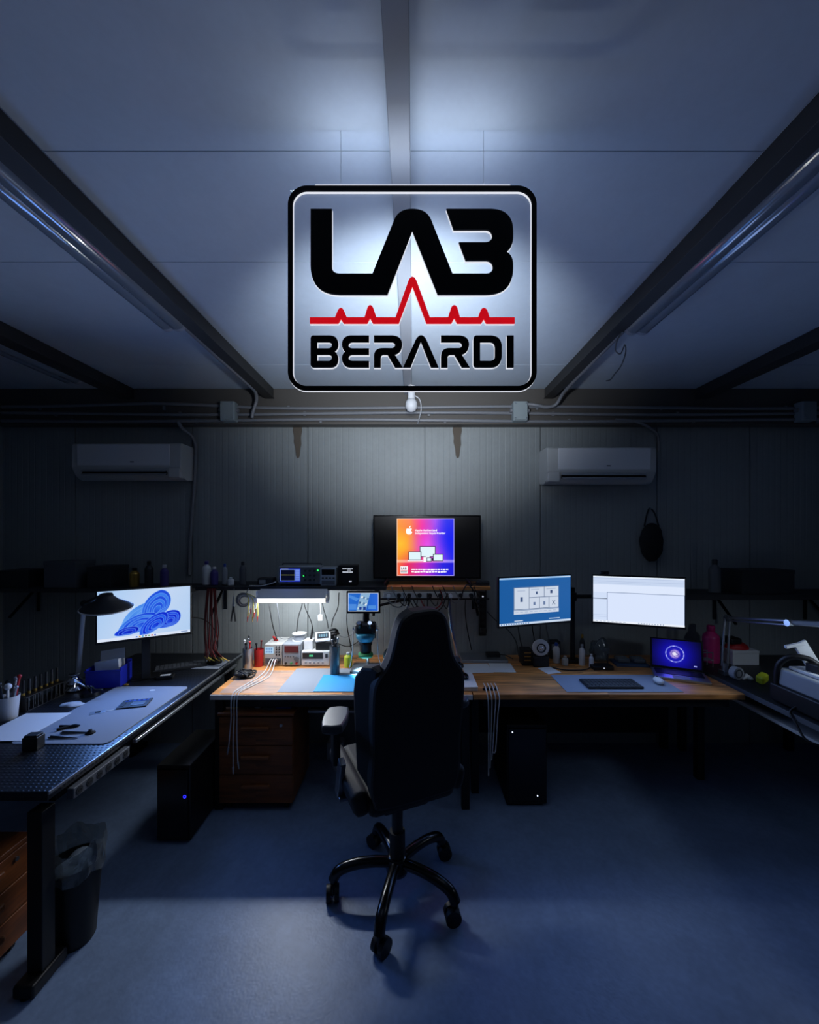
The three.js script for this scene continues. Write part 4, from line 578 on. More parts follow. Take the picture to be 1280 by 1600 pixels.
// ---------------------------------------------------------------- on the electronics bench
const BT = 0.74;
{
  tag(obj('silicone_mat', bx(0.66, 0.003, 0.45, -0.53, BT, -2.815, 0.001), M.matgrey), 'grey silicone repair mat on the oak bench under the tube lamp', 'mat');
  tag(obj('work_mat', bx(0.42, 0.003, 0.3, -0.42, BT + 0.003, -2.745, 0.001), M.matblue), 'bright blue work mat lying on the grey mat', 'mat');
  tag(obj('clear_film', bx(0.36, 0.001, 0.42, -1.04, BT, -2.79, 0), M.film), 'clear plastic film on the bare oak left of the grey mat', 'film');
  // tool cups
  const toolCup = (label, x, z, r, h, m, inside) => { const t = thing('tool_cup', label, 'cup', [x, BT, z]); obj('cup', lathe([[0, 0], [r * 0.94, 0], [r, h], [r - 0.003, h], [r * 0.9, 0.004], [0, 0.004]]), m, t); inside.forEach(([dx, dz, len, mm, rr_ = 0.005], i) => obj('tool', [rod([dx * 0.4, 0.006, dz * 0.4], [dx, len, dz], rr_), ball(rr_ * 1.7, dx, len, dz)], mm, t)); return t; };
  toolCup('silver cup of tools on the oak bench beside the red cup', -1.22, -3.03, 0.036, 0.155, M.steel, [[-0.025, 0, 0.21, M.white], [0.005, -0.01, 0.24, M.darkgrey], [0.02, 0.01, 0.2, M.red], [0.01, 0.015, 0.225, M.steel], [-0.01, 0.012, 0.19, M.black]]);
  toolCup('red cup of tools on the oak bench', -1.165, -3.1, 0.034, 0.13, M.red, [[0.02, 0, 0.19, M.darkred], [-0.015, 0.01, 0.17, M.black]]);
  const g = thing('cable_heap', 'tangled heap of black probes on the oak bench corner', 'probe heap', [-1.2, BT, -2.87]);
  for (let k = 0; k < 6; k++) { const pts = []; for (let i = 0; i < 9; i++) pts.push([rr(-0.045, 0.085), 0.008 + rr(0, 0.03), rr(-0.06, 0.06)]); obj('lead', tube(pts, 0.0055, 60, 6), M.cable, g); }
  for (let k = 0; k < 3; k++) obj('probe', rod([-0.03 + 0.04 * k, 0.01, -0.03 + k * 0.02], [0.02 + 0.03 * k, 0.035, 0.03], 0.009, 0.006), k === 1 ? M.lightgrey : M.black, g);
  // power supplies
  const ps = thing('power_supply', 'small white bench power supply with lit display and red plugs', 'power supply', [-1.056, BT, -3.21]);
  obj('body', bx(0.135, 0.16, 0.22, 0, 0.004, 0, 0.005), M.offwhite, ps); for (const s of [-1, 1]) obj('foot', bx(0.02, 0.005, 0.18, s * 0.05, 0, 0, 0.001), M.rubber, ps);
  const lcd = screenMat(128, 80, (c) => { c.fillStyle = '#bfe4ff'; c.fillRect(0, 0, 128, 80); c.fillStyle = '#4a78b8'; for (let i = 0; i < 4; i++) { c.fillRect(14 + i * 26, 10, 16, 24); c.fillRect(14 + i * 26, 46, 16, 22); } }, 0.85);
  obj('display', put(new THREE.PlaneGeometry(0.066, 0.05), -0.03, 0.118, 0.1108), lcd, ps);
  for (let i = 0; i < 2; i++) for (let j = 0; j < 4; j++) obj('button', cyz(0.006, 0.006, 0.025 + i * 0.022, 0.085 + j * 0.02, 0.112, 10), M.darkgrey, ps);
  obj('lower_panel', bx(0.12, 0.045, 0.004, 0, 0.015, 0.111, 0.001), M.midgrey, ps); for (const [x, m] of [[-0.02, M.black], [0.015, M.red], [0.045, M.black]]) obj('terminal', cyz(0.008, 0.016, x, 0.036, 0.12, 12), m, ps);
  obj('plug', [rod([-0.02, 0.16, 0.0], [-0.03, 0.2, 0.02], 0.008), rod([0.0, 0.16, 0.01], [-0.01, 0.195, 0.03], 0.008)], M.red, ps);
  const p2 = thing('power_supply', 'grey bench power supply with dark red display window', 'power supply', [-0.915, BT, -3.2]);
  obj('body', bx(0.135, 0.165, 0.22, 0, 0.004, 0, 0.005), M.lightgrey, p2); for (const s of [-1, 1]) obj('foot', bx(0.02, 0.005, 0.18, s * 0.05, 0, 0, 0.001), M.rubber, p2);
  obj('display_window', bx(0.105, 0.05, 0.004, 0, 0.105, 0.111, 0.001), M.darkred, p2); for (let i = 0; i < 4; i++) obj('button', cyz(0.006, 0.006, -0.045 + i * 0.02, 0.075, 0.112, 10), M.midgrey, p2); obj('knob', cyz(0.018, 0.016, 0.04, 0.06, 0.116, 18), M.midgrey, p2); for (const [x, m] of [[-0.04, M.black], [0, M.green], [0.04, M.red]]) obj('terminal', cyz(0.008, 0.014, x, 0.025, 0.118, 12), m, p2);
  const reel = thing('wire_reel', 'white reel of wire on top of the grey power supply', 'reel', [-0.885, BT + 0.169, -3.2]); obj('flange', [cy(0.055, 0.055, 0.006), cy(0.055, 0.055, 0.006, 0, 0.05, 0)], M.white, reel); obj('winding', cy(0.045, 0.045, 0.044, 0, 0.006, 0), M.lightgrey, reel); obj('loose_end', tube([[-0.045, 0.03, 0], [-0.1, 0.015, 0.03], [-0.15, 0.03, 0.03], [-0.19, 0.05, 0.01]], 0.002, 24, 6), M.greycable, reel); obj('hub', torus(0.018, 0.006, 0, 0.058, 0, Math.PI / 2), M.white, reel);
  const st = thing('rework_station', 'wide white rework station with black display strip', 'rework station', [-0.735, BT, -3.2]);
  obj('body', bx(0.21, 0.11, 0.22, 0, 0.004, 0, 0.005), M.white, st); for (const s of [-1, 1]) obj('foot', bx(0.02, 0.005, 0.18, s * 0.08, 0, 0, 0.001), M.rubber, st);
  obj('display_strip', bx(0.155, 0.045, 0.004, -0.02, 0.058, 0.111, 0.001), M.blackgloss, st); obj('readout', bx(0.03, 0.014, 0.002, -0.03, 0.075, 0.1135, 0.0005), M.ledGreen, st).material = glow(0x66ffb0, 0.5); for (let i = 0; i < 5; i++) obj('knob', cyz(0.008, 0.012, -0.07 + i * 0.032, 0.03, 0.114, 14), M.lightgrey, st); obj('switch', bx(0.02, 0.03, 0.008, 0.085, 0.065, 0.112, 0.002), M.darkgrey, st);
  const sb = thing('iron_stand', 'small white box with a black soldering iron standing in it', 'iron stand', [-0.8, BT + 0.114, -3.18]); obj('body', bx(0.07, 0.07, 0.09, 0, 0, 0, 0.006), M.white, sb); obj('soldering_iron', [rod([0.01, 0.06, 0], [0.02, 0.15, -0.01], 0.009, 0.007), rod([0.01, 0.07, 0], [0.008, 0.02, 0.0], 0.011)], M.black, sb);
  const tr = thing('temperature_reader', 'black tool holder with a tilted white-rimmed readout', 'readout', [-0.675, BT + 0.114, -3.16]);
  obj('base', bx(0.13, 0.07, 0.1, 0, 0, 0, 0.01), M.black, tr);
  const tp = new THREE.Group(); tp.name = 'display_head'; tp.position.set(-0.01, 0.1, 0.03); tp.rotation.set(-0.5, 0.15, 0.12); tr.add(tp);
  obj('rim', bx(0.115, 0.075, 0.018, 0, -0.0375, 0, 0.006), M.white, tp);
  obj('display', put(new THREE.PlaneGeometry(0.085, 0.042), 0, 0.006, 0.0095), screenMat(128, 64, (c) => { c.fillStyle = '#1a3044'; c.fillRect(0, 0, 128, 64); c.fillStyle = '#8fc8e8'; for (let i = 0; i < 4; i++) c.fillRect(16 + i * 26, 14, 17, 32); }, 0.6), tp);
  obj('tool_coil', [torus(0.035, 0.007, 0.06, 0.12, -0.01, 0.4, 0.3, 0), torus(0.03, 0.006, 0.075, 0.11, 0.0, 1.2, 0.2, 0), bx(0.05, 0.12, 0.05, 0.06, 0.02, -0.01, 0.01)], M.black, tr);
  toolCup('tall glass cup of brushes standing on the grey mat', -0.555, -2.92, 0.036, 0.2, M.bag, [[-0.018, 0, 0.24, M.steel], [0.01, 0.012, 0.22, M.black], [0.02, -0.008, 0.25, M.steel], [-0.008, 0.014, 0.2, M.darksteel], [0.0, -0.018, 0.26, M.black, 0.004]]).position.y = BT + 0.003;
  bottle('small bottle with yellow-green label beside the microscope', -0.485, BT, -3.08, 0.03, 0.11, M.yellow, M.white, 'flux_bottle');
  // white leads from the power supply over the bench edge
  for (const [k, lab] of [[0, 'white test lead hanging over the bench edge to a tiny clip'], [1, 'white test lead hanging lowest over the bench edge'], [2, 'white test lead with plug hanging over the bench edge']]) {
    const o = k * 0.018, end = [0.42, 0.30, 0.33][k]; const t = thing('test_lead', lab, 'test lead', [0, 0, 0]);
    obj('wire', tube([[-1.055 + o, BT + 0.05, -3.085], [-1.05 + o, BT + 0.07, -3.03], [-1.06 + o * 1.5, BT + 0.02, -2.94], [-1.075 + o * 2, BT + 0.006, -2.84], [-1.105 + o * 1.5, BT + 0.006, -2.7], [-1.125 + o, BT + 0.006, -2.575], [-1.127 + o, BT - 0.02, -2.547], [-1.125 + o, 0.6, -2.537], [-1.135 + o * 1.3, 0.48, -2.535], [-1.14 + o * 1.6, end, -2.535]], 0.0033, 90, 6), M.whitecable, t);
    obj('clip', rod([-1.14 + o * 1.6, end, -2.535], [-1.145 + o * 2, end - 0.04, -2.53], 0.006, 0.003), k === 1 ? M.white : M.lightgrey, t);
  }
}
// microscope with its display
{
  const t = thing('microscope', 'stereo repair microscope with teal body ring and lit ring lamp', 'microscope', [-0.34, BT + 0.003, -2.96]);
  obj('base', bx(0.22, 0.02, 0.2, 0, 0, -0.06, 0.01), M.midgrey, t).position.y = 0;
  obj('column', cy(0.014, 0.014, 0.42, 0, 0.02, -0.13), M.chrome, t); obj('focus_block', [bx(0.07, 0.08, 0.08, 0, 0.2, -0.1, 0.01), cyx(0.022, 0.13, 0, 0.24, -0.1)], M.black, t);
  obj('ring_lamp_housing', lathe([[0.028, 0.11], [0.05, 0.11], [0.055, 0.125], [0.05, 0.14], [0.028, 0.14]]), M.green, t);
  const rg = obj('ring_lamp', put(new THREE.RingGeometry(0.03, 0.048, 28), 0, 0.1095, 0, Math.PI / 2), M.ringGlow, t); rg.userData.label = 'glowing ring of light';
  obj('objective', lathe([[0, 0.14], [0.036, 0.14], [0.042, 0.155], [0.042, 0.195], [0.048, 0.2], [0.048, 0.22], [0.04, 0.225], [0, 0.225]]), M.black, t);
  obj('body_ring', lathe([[0, 0.222], [0.05, 0.222], [0.068, 0.25], [0.07, 0.275], [0.055, 0.285], [0, 0.285]]), M.teal, t);
  obj('head', bx(0.15, 0.08, 0.11, 0, 0.278, -0.01, 0.02), M.black, t);
  for (const s of [-1, 1]) { const e = obj('eyepiece', [rod([s * 0.035, 0.325, 0.02], [s * 0.038, 0.372, 0.082], 0.02, 0.018, 16)], M.black, t); obj('eye_lens', rod([s * 0.038, 0.371, 0.081], [s * 0.0383, 0.3735, 0.0845], 0.014, 0.014, 16), M.chrome, e); obj('side_knob', cyx(0.014, 0.02, s * 0.083, 0.31, -0.01, 14), M.chrome, t); }
  obj('camera_port', [cy(0.022, 0.026, 0.07, 0, 0.355, -0.03)], M.blackgloss, t);
  obj('wire', tube([[0.05, 0.36, -0.03], [0.085, 0.33, 0.02], [0.09, 0.22, 0.04], [0.1, 0.1, 0.03], [0.13, 0.02, 0.0]], 0.003, 30, 6), M.whitecable, t); obj('wire', tube([[-0.05, 0.36, -0.03], [-0.085, 0.3, 0.02], [-0.09, 0.2, 0.03], [-0.1, 0.1, 0.02], [-0.12, 0.02, 0.0]], 0.003, 30, 6), M.whitecable, t);
  const sp = new THREE.SpotLight(0xc8f2ff, POWER.ringLight, 0, 0.75, 0.6); sp.position.set(0, 0.105, 0); const tg = new THREE.Object3D(); tg.name = 'ring_lamp_aim'; tg.position.set(0.0, 0, 0.03); t.add(tg); sp.target = tg; sp.castShadow = true; sp.shadow.radius = 1.5; t.add(sp);
  const d = thing('microscope_display', 'small screen above the microscope showing a blue circuit close-up', 'display', [-0.355, 1.168, -2.94]);
  obj('casing', bx(0.245, 0.162, 0.022, 0, 0, -0.012, 0.006), M.black, d);
  obj('mount', [rod([0, 0.04, -0.03], [0.01, -0.05, -0.045], 0.012), bx(0.06, 0.05, 0.02, 0, 0.03, -0.03)], M.black, d);
  obj('screen', put(new THREE.PlaneGeometry(0.218, 0.132), 0, 0.083, 0.0005), screenMat(436, 264, (c, w, h) => {
    const g = c.createLinearGradient(0, 0, w, 0); g.addColorStop(0, '#2a72d8'); g.addColorStop(0.6, '#1f62cc'); g.addColorStop(1, '#2f6ee4'); c.fillStyle = g; c.fillRect(0, 0, w, h); c.fillStyle = '#4f90e4'; c.beginPath(); c.moveTo(0, 20); c.lineTo(160, 80); c.lineTo(120, 120); c.lineTo(0, 60); c.fill(); c.fillRect(10, 160, 110, 80); c.fillRect(290, 180, 110, 50);
    c.save(); c.translate(220, 130); c.rotate(0.25); c.fillStyle = '#8fb8dc'; c.fillRect(-66, -150, 130, 300); c.fillStyle = '#c4dcec'; for (let k = 0; k < 26; k++) { const x = -58 + (k * 47) % 112, y = -140 + (k * 83) % 250; c.fillStyle = ['#d4e6f0', '#2f5a8c', '#eef6fa', '#5a86b4'][k % 4]; c.beginPath(); c.ellipse(x, y, 9 + (k % 3) * 5, 6 + (k % 4) * 3, 0.4 * k, 0, 7); c.fill(); } c.restore();
    c.fillStyle = '#1c3f94'; c.fillRect(160, 200, 36, 44); c.fillRect(216, 196, 40, 50); c.strokeStyle = '#dfeaff'; c.lineWidth = 6; c.strokeRect(3, 3, w - 6, h - 6);
  }, 0.9), d);
  areaLight(d, 0x4a86ff, POWER.microDisplay, 0.21, 0.13, [0, 0.083, 0.004], [0, 0, 1]).castShadow = true;
  const arm = thing('boom_stand', 'bent black and chrome boom arm rising behind the gaming chair', 'boom stand', [-0.085, BT, -3.2]);
  obj('foot', cy(0.045, 0.05, 0.02), M.black, arm); obj('upright', tube([[0, 0.02, 0], [0.0, 0.2, 0], [0.01, 0.3, 0.0], [0.03, 0.39, 0], [0.05, 0.44, 0.0]], 0.014, 30, 10), M.chrome, arm); obj('arm', tube([[0.05, 0.44, 0.0], [0.055, 0.475, 0], [0.03, 0.485, 0.02], [-0.06, 0.48, 0.08], [-0.15, 0.478, 0.2]], 0.01, 30, 10), M.black, arm);
  const pole = thing('lamp_pole', 'leaning chrome pole right of the gaming chair headrest', 'pole', [0.32, BT, -3.08]); obj('pole', tube([[0.02, 0.02, 0], [0.0, 0.15, 0], [-0.03, 0.3, 0], [-0.045, 0.45, 0], [-0.045, 0.5, 0.0]], 0.012, 30, 10), M.chrome, pole); obj('foot', cy(0.04, 0.045, 0.022, 0.02, 0, 0), M.black, pole);
  const fan = thing('fume_fan', 'small round black fan standing behind the microscope', 'fan', [-0.155, BT, -3.06]); obj('ring', torus(0.055, 0.012, 0, 0.09, 0), M.black, fan); obj('stand', bx(0.06, 0.03, 0.06, 0, 0, 0), M.black, fan); obj('motor', cyz(0.018, 0.03, 0, 0.09, -0.005), M.darkgrey, fan); for (let k = 0; k < 5; k++) obj('blade', bxr(0.022, 0.036, 0.003, Math.cos(k * 1.257) * 0.033, 0.09 + Math.sin(k * 1.257) * 0.033, 0, 0.4, 0, k * 1.257 - 1.57, 0.001), M.midgrey, fan);
}

// ---------------------------------------------------------------- on the monitor bench
{
  const pad = thing('mouse_box', 'flat white box used as a mouse pad at the chair side', 'box', [0.335, BT, -2.74]); obj('body', bx(0.16, 0.02, 0.26, 0, 0, 0), M.white, pad); obj('lid', bx(0.164, 0.008, 0.264, 0, 0.02, 0), M.paper, pad);
  const mouse = (lab, x, y, z, m, turn) => { const t = thing('computer_mouse', lab, 'mouse', [x, y, z], turn); obj('body', ball(0.03, 0, 0.0, 0, 1, 0.62, 1.75).clone().translate(0, 0.017, 0), m, t); obj('wheel', cyx(0.006, 0.006, 0, 0.034, -0.025, 12), M.darkgrey, t); return t; };
  mouse('black mouse on the flat white box', 0.345, BT + 0.029, -2.76, M.blackgloss, 0.2); mouse('white mouse on the grey desk mat beside the keyboard', 1.645, BT + 0.004, -2.74, M.white, -0.2);
  tag(obj('desk_mat', bx(0.74, 0.004, 0.31, 1.345, BT, -2.745, 0.0015), M.matgrey), 'grey desk mat under the keyboard on the monitor bench', 'mat');
  const k = thing('keyboard', 'slim black keyboard on the grey desk mat', 'keyboard', [1.31, BT + 0.004, -2.71]); obj('body', bx(0.36, 0.014, 0.15, 0, 0, 0, 0.004), M.black, k);
  for (let r = 0; r < 5; r++) for (let c = 0; c < 14; c++) obj('key', bx(0.021, 0.004, 0.022, -0.16 + c * 0.0246, 0.0135, -0.056 + r * 0.0275, 0), M.darkgrey, k);
  const sheet = (lab, x, z, turn, w = 0.21, d = 0.2) => { const t = thing('paper_sheet', lab, 'paper', [x, BT, z], turn); obj('sheet', bx(w, 0.0015, d, 0, 0, 0, 0), M.paper, t); };
  sheet('white sheet of paper left of its twin beside the grey laptop', 0.475, -3.05, 0.05); sheet('white sheet of paper right of its twin beside the grey laptop', 0.665, -3.06, -0.03, 0.17); sheet('small white note in front of the round speaker', 1.0, -3.0, 0.3, 0.11, 0.13);
  const cl = thing('closed_laptop', 'closed grey laptop lying behind the white papers', 'laptop', [0.56, BT, -3.265]); obj('base', bx(0.36, 0.012, 0.2, 0, 0, 0, 0.004), M.lightgrey, cl); obj('lid', bx(0.36, 0.009, 0.2, 0, 0.013, 0, 0.004), M.alu, cl);
  const bb = thing('battery_pack', 'flat black charger lying on the closed grey laptop', 'charger', [0.64, BT + 0.022, -3.27]); obj('body', bx(0.11, 0.03, 0.07, 0, 0, 0, 0.006), M.black, bb); obj('lead', tube([[0.055, 0.015, 0], [0.1, 0.012, 0.02], [0.14, 0.004, 0.08]], 0.004, 20, 6), M.cable, bb);
  const h = thing('cable_holder', 'black desk-edge clip holding four white charging cables', 'cable holder', [0.5, BT, -2.63]); obj('base', bx(0.1, 0.012, 0.025, 0, 0, 0, 0.004), M.black, h);
  for (let q = 0; q < 4; q++) { const x = -0.036 + q * 0.024; obj('clip', bx(0.012, 0.014, 0.022, x, 0.011, 0, 0.003), M.black, h); obj('charging_cable', tube([[x - 0.003, 0.03, -0.035], [x, 0.026, 0.0], [x + 0.001, 0.012, 0.05], [x + 0.004, -0.02, 0.082], [x * 0.8, -0.12, 0.088], [x * 0.5 - 0.01, -0.3 - q * 0.02, 0.088], [x * 0.4 - 0.015, -0.5 + q * 0.05, 0.087]], 0.0034, 40, 6), M.whitecable, h); }
  // round speaker, boxes, bottles and clutter behind the keyboard
  const s = thing('desk_speaker', 'round white faced speaker on a black stand', 'speaker', [0.965, BT, -3.12]); obj('stand', bx(0.12, 0.08, 0.1, 0, 0, 0, 0.008), M.black, s); obj('shell', lathe([[0, 0], [0.045, 0], [0.062, 0.02], [0.064, 0.035], [0.055, 0.045], [0, 0.045]]).rotateX(Math.PI / 2).translate(0, 0.142, 0), M.white, s); obj('cone', lathe([[0, 0.03], [0.03, 0.048], [0.036, 0.049]]).rotateX(Math.PI / 2).translate(0, 0.142, 0), M.darkgrey, s); obj('dome', ball(0.014, 0, 0.142, 0.045), M.chrome, s);
  const bk = thing('radio_box', 'black box with yellow stripes left of the round speaker', 'box', [0.87, BT, -3.15]); obj('body', bx(0.08, 0.12, 0.1, 0, 0, 0, 0.005), M.black, bk); for (let q = 0; q < 3; q++) obj('stripe', bx(0.05, 0.006, 0.002, 0, 0.04 + q * 0.028, 0.0505, 0.0005), M.brass, bk);
  bottle('white bottle with blue cap right of the round speaker', 1.115, BT, -3.18, 0.026, 0.155, M.white, M.bluecap); bottle('white pump bottle in front of the monitor arm', 1.29, BT, -3.12, 0.022, 0.16, M.white, M.lightgrey); bottle('short white tube bottle right of the monitor arm', 1.34, BT, -3.07, 0.016, 0.1, M.white, M.white); bottle('small pale jar beside the blue-capped bottle', 1.16, BT, -3.12, 0.024, 0.07, M.offwhite, M.white, 'jar', 'jar');
  bottle('dark slim bottle with bright tip behind the router', 1.35, BT, -3.26, 0.02, 0.2, M.darkgrey, M.brass);
  const db = thing('carton', 'dark square carton between the bottles and the monitor arm', 'carton', [1.14, BT, -3.3]); obj('body', bx(0.08, 0.14, 0.07), M.darkgrey, db); obj('label', bx(0.06, 0.05, 0.002, 0, 0.07, 0.0355, 0.0005), M.lightgrey, db);
  const rt = thing('router', 'black router with stub antenna lying among the bench clutter', 'router', [1.4, BT, -3.04]); obj('body', bx(0.15, 0.03, 0.09, 0, 0, 0, 0.006), M.black, rt); obj('antenna', rod([0.06, 0.03, -0.03], [0.065, 0.1, -0.035], 0.005), M.black, rt); obj('light', cyz(0.004, 0.004, 0, 0.018, 0.046, 8), M.fleck, rt); obj('lead', tube([[-0.07, 0.015, 0], [-0.12, 0.006, 0.03], [-0.2, 0.006, 0.05], [-0.3, 0.006, 0.04], [-0.36, 0.006, -0.01]], 0.0045, 36, 6), M.cable, rt);
  tag(obj('clear_bag', crumple(flat(new THREE.SphereGeometry(0.08, 36, 24).scale(0.9, 1.25, 0.8)).translate(0, 0.07, 0), 0.008, 45).translate(1.47, BT, -3.22), M.bag), 'crumpled clear plastic bag beside the router', 'bag');
  const bl = thing('blister_pack', 'two clear blister packs on a blue tray left of the open laptop', 'packaging', [1.66, BT, -3.14], -0.1); obj('tray', bx(0.24, 0.02, 0.15, 0, 0, 0, 0.004), M.bluecap, bl).material = std('navy', 0x26405e, 0.5); for (const q of [-0.055, 0.06]) obj('blister', bx(0.09, 0.035, 0.1, q, 0.02, 0, 0.012), M.bag, bl);
}

// ---------------------------------------------------------------- on the side table
{
  bottle('pink spray bottle standing on the side table by the wall', 2.33, BT, -3.2, 0.058, 0.285, M.pink, M.pink);
  const rack = thing('wire_rack', 'small pale wire rack in front of the pink bottle', 'rack', [2.2, BT, -3.1]); for (const x of [-0.05, 0.05]) for (const z of [-0.03, 0.03]) obj('post', rod([x, 0, z], [x, 0.11, z], 0.004), M.alu, rack); obj('shelf', bx(0.11, 0.006, 0.07, 0, 0.05, 0), M.lightgrey, rack); obj('top_ring', [rod([-0.05, 0.11, -0.03], [0.05, 0.11, -0.03], 0.004), rod([-0.05, 0.11, 0.03], [0.05, 0.11, 0.03], 0.004)], M.alu, rack);
  const lamp = thing('arm_lamp', 'grey jointed arm lamp clamped to the side table', 'lamp', [2.225, BT, -2.92]);
  obj('clamp', [bx(0.05, 0.03, 0.06, 0, 0, 0), cy(0.02, 0.02, 0.05, 0, 0.03, 0)], M.alu, lamp);
  obj('lower_arm', [rod([-0.02, 0.06, 0], [0.0, 0.4, 0], 0.008), rod([0.02, 0.06, 0], [0.035, 0.4, 0], 0.008)], M.alu, lamp);
  obj('joint', [cyz(0.022, 0.03, 0.02, 0.4, 0)], M.midgrey, lamp);
  obj('upper_arm', [rod([0.02, 0.405, 0], [0.0, 0.49, 0.5], 0.008), rod([0.02, 0.385, 0.0], [0.0, 0.465, 0.5], 0.006)], M.alu, lamp); obj('joint', cyx(0.02, 0.03, 0.0, 0.478, 0.5), M.alu, lamp);
  obj('lamp_head', [rod([0, 0.48, 0.5], [0.12, 0.52, 0.78], 0.014, 0.02), bxr(0.1, 0.025, 0.2, 0.16, 0.53, 0.88, 0.1, 0.4, 0, 0.01)], M.lightgrey, lamp);
  obj('light_panel', bxr(0.07, 0.004, 0.16, 0.16, 0.515, 0.88, 0.1, 0.4, 0, 0.001), M.ringGlow, lamp).userData.label = 'glowing lamp face';
  areaLight(lamp, 0xdcecff, POWER.armLamp, 0.07, 0.16, [0.16, 0.508, 0.88], [-0.1, -1, -0.15]).castShadow = true;
  const wb = thing('carton', 'white carton on the side table with red bag on it', 'carton', [2.54, BT, -3.2]); obj('body', bx(0.2, 0.09, 0.16), M.white, wb); obj('lid', bx(0.204, 0.02, 0.164, 0, 0.09, 0), M.white, wb);
  const rb = thing('tool_pouch', 'red and black pouch lying on the white carton', 'pouch', [2.53, BT + 0.11, -3.2]); obj('body', crumple(flat(new THREE.SphereGeometry(0.075, 28, 18).scale(1.15, 0.7, 0.9)), 0.002, 40), M.red, rb); obj('flap', bx(0.09, 0.05, 0.1, -0.035, 0.035, 0.0, 0.015), M.black, rb);
  const rl = thing('tape_roll', 'pale roll of tape standing on the side table edge', 'tape', [2.235, BT, -2.83], 0.2); obj('roll', put(new THREE.CylinderGeometry(0.042, 0.042, 0.04, 28), 0, 0.042, 0, Math.PI / 2), M.card, rl); obj('core', torus(0.026, 0.004, 0, 0.042, 0.021), M.midgrey, rl);
  tag(obj('crumpled_tissue', crumple(flat(new THREE.SphereGeometry(0.04, 30, 20).scale(1.2, 0.8, 1)), 0.007, 70).translate(2.31, BT, -2.84), M.paper), 'crumpled white tissue between the tape roll and yellow sponge', 'tissue');
  tag(obj('sponge', bxr(0.07, 0.06, 0.05, 2.33, BT + 0.04, -2.73, 0.2, 0.4, 0.3, 0.014), M.yellow), 'yellow-green sponge on the side table', 'sponge');
  const m = thing('benchtop_machine', 'silver and black benchtop machine with an upright white flap', 'machine', [2.42, BT, -2.16]);
  obj('base', bx(0.54, 0.1, 0.62, 0, 0.012, 0, 0.01), M.black, m); for (const a of [-1, 1]) for (const b of [-1, 1]) obj('foot', cy(0.018, 0.02, 0.012, a * 0.22, 0, b * 0.26), M.rubber, m);
  obj('body', bxr(0.5, 0.1, 0.56, 0, 0.16, 0, 0, 0, 0, 0.012), M.lightgrey, m);
  obj('top_deck', bx(0.44, 0.018, 0.5, 0.01, 0.21, 0, 0.006), M.white, m);
  for (let k = 0; k < 4; k++) obj('deck_bracket', bx(0.05, 0.014, 0.08, -0.15 + k * 0.1, 0.227, -0.12 + (k % 2) * 0.2, 0.004), M.alu, m);
  obj('side_motor', [cyz(0.045, 0.12, -0.2, 0.09, 0.28), bx(0.1, 0.08, 0.14, -0.21, 0.13, 0.24, 0.01)], M.black, m);
  obj('front_tray', [bx(0.3, 0.012, 0.14, -0.04, 0.07, 0.37, 0.004), bx(0.3, 0.03, 0.01, -0.04, 0.072, 0.435, 0.003)], M.steel, m);
  const fl = new THREE.Group(); fl.name = 'upright_flap'; fl.position.set(-0.08, 0.222, -0.22); fl.rotation.set(0, -0.2, 0.5); m.add(fl);
  obj('plate', bx(0.07, 0.17, 0.02, 0, 0, 0, 0.006), M.white, fl); obj('lip', bxr(0.1, 0.02, 0.024, -0.03, 0.165, 0.002, 0, 0, -0.2, 0.006), M.white, fl);
  obj('hose', tube([[-0.24, 0.04, -0.28], [-0.25, 0.14, -0.28], [-0.25, 0.24, -0.26], [-0.22, 0.29, -0.22], [-0.16, 0.29, -0.18], [-0.12, 0.25, -0.14]], 0.016, 40, 10), M.black, m);
  obj('clamp_block', bx(0.12, 0.06, 0.08, -0.12, 0.215, -0.14, 0.008), M.black, m);
  const gb = thing('spool', 'small green spool on the benchtop machine deck', 'spool', [2.5, BT + 0.228, -2.33]); obj('body', cy(0.03, 0.03, 0.05), M.yellow, gb); obj('flange', [cy(0.035, 0.035, 0.005, 0, 0, 0), cy(0.035, 0.035, 0.005, 0, 0.05, 0)], M.green, gb);
  const cb = [['black cable trailing off the benchtop machine onto the pale shelf', [[2.16, 0.78, -2.3], [2.12, 0.745, -2.3], [2.108, 0.7, -2.25], [2.115, 0.64, -2.2], [2.17, 0.626, -2.15], [2.3, 0.626, -2.1]]], ['black lead drooping from the side table edge over the pale shelf', [[2.14, 0.745, -2.05], [2.105, 0.74, -2.03], [2.1, 0.66, -1.98], [2.11, 0.6, -1.92], [2.12, 0.5, -1.9], [2.1, 0.35, -1.95]]]];
  for (const [lab, pts] of cb) tag(obj('trailing_cable', tube(pts, 0.006, 40, 7), M.cable), lab, 'cable');
}

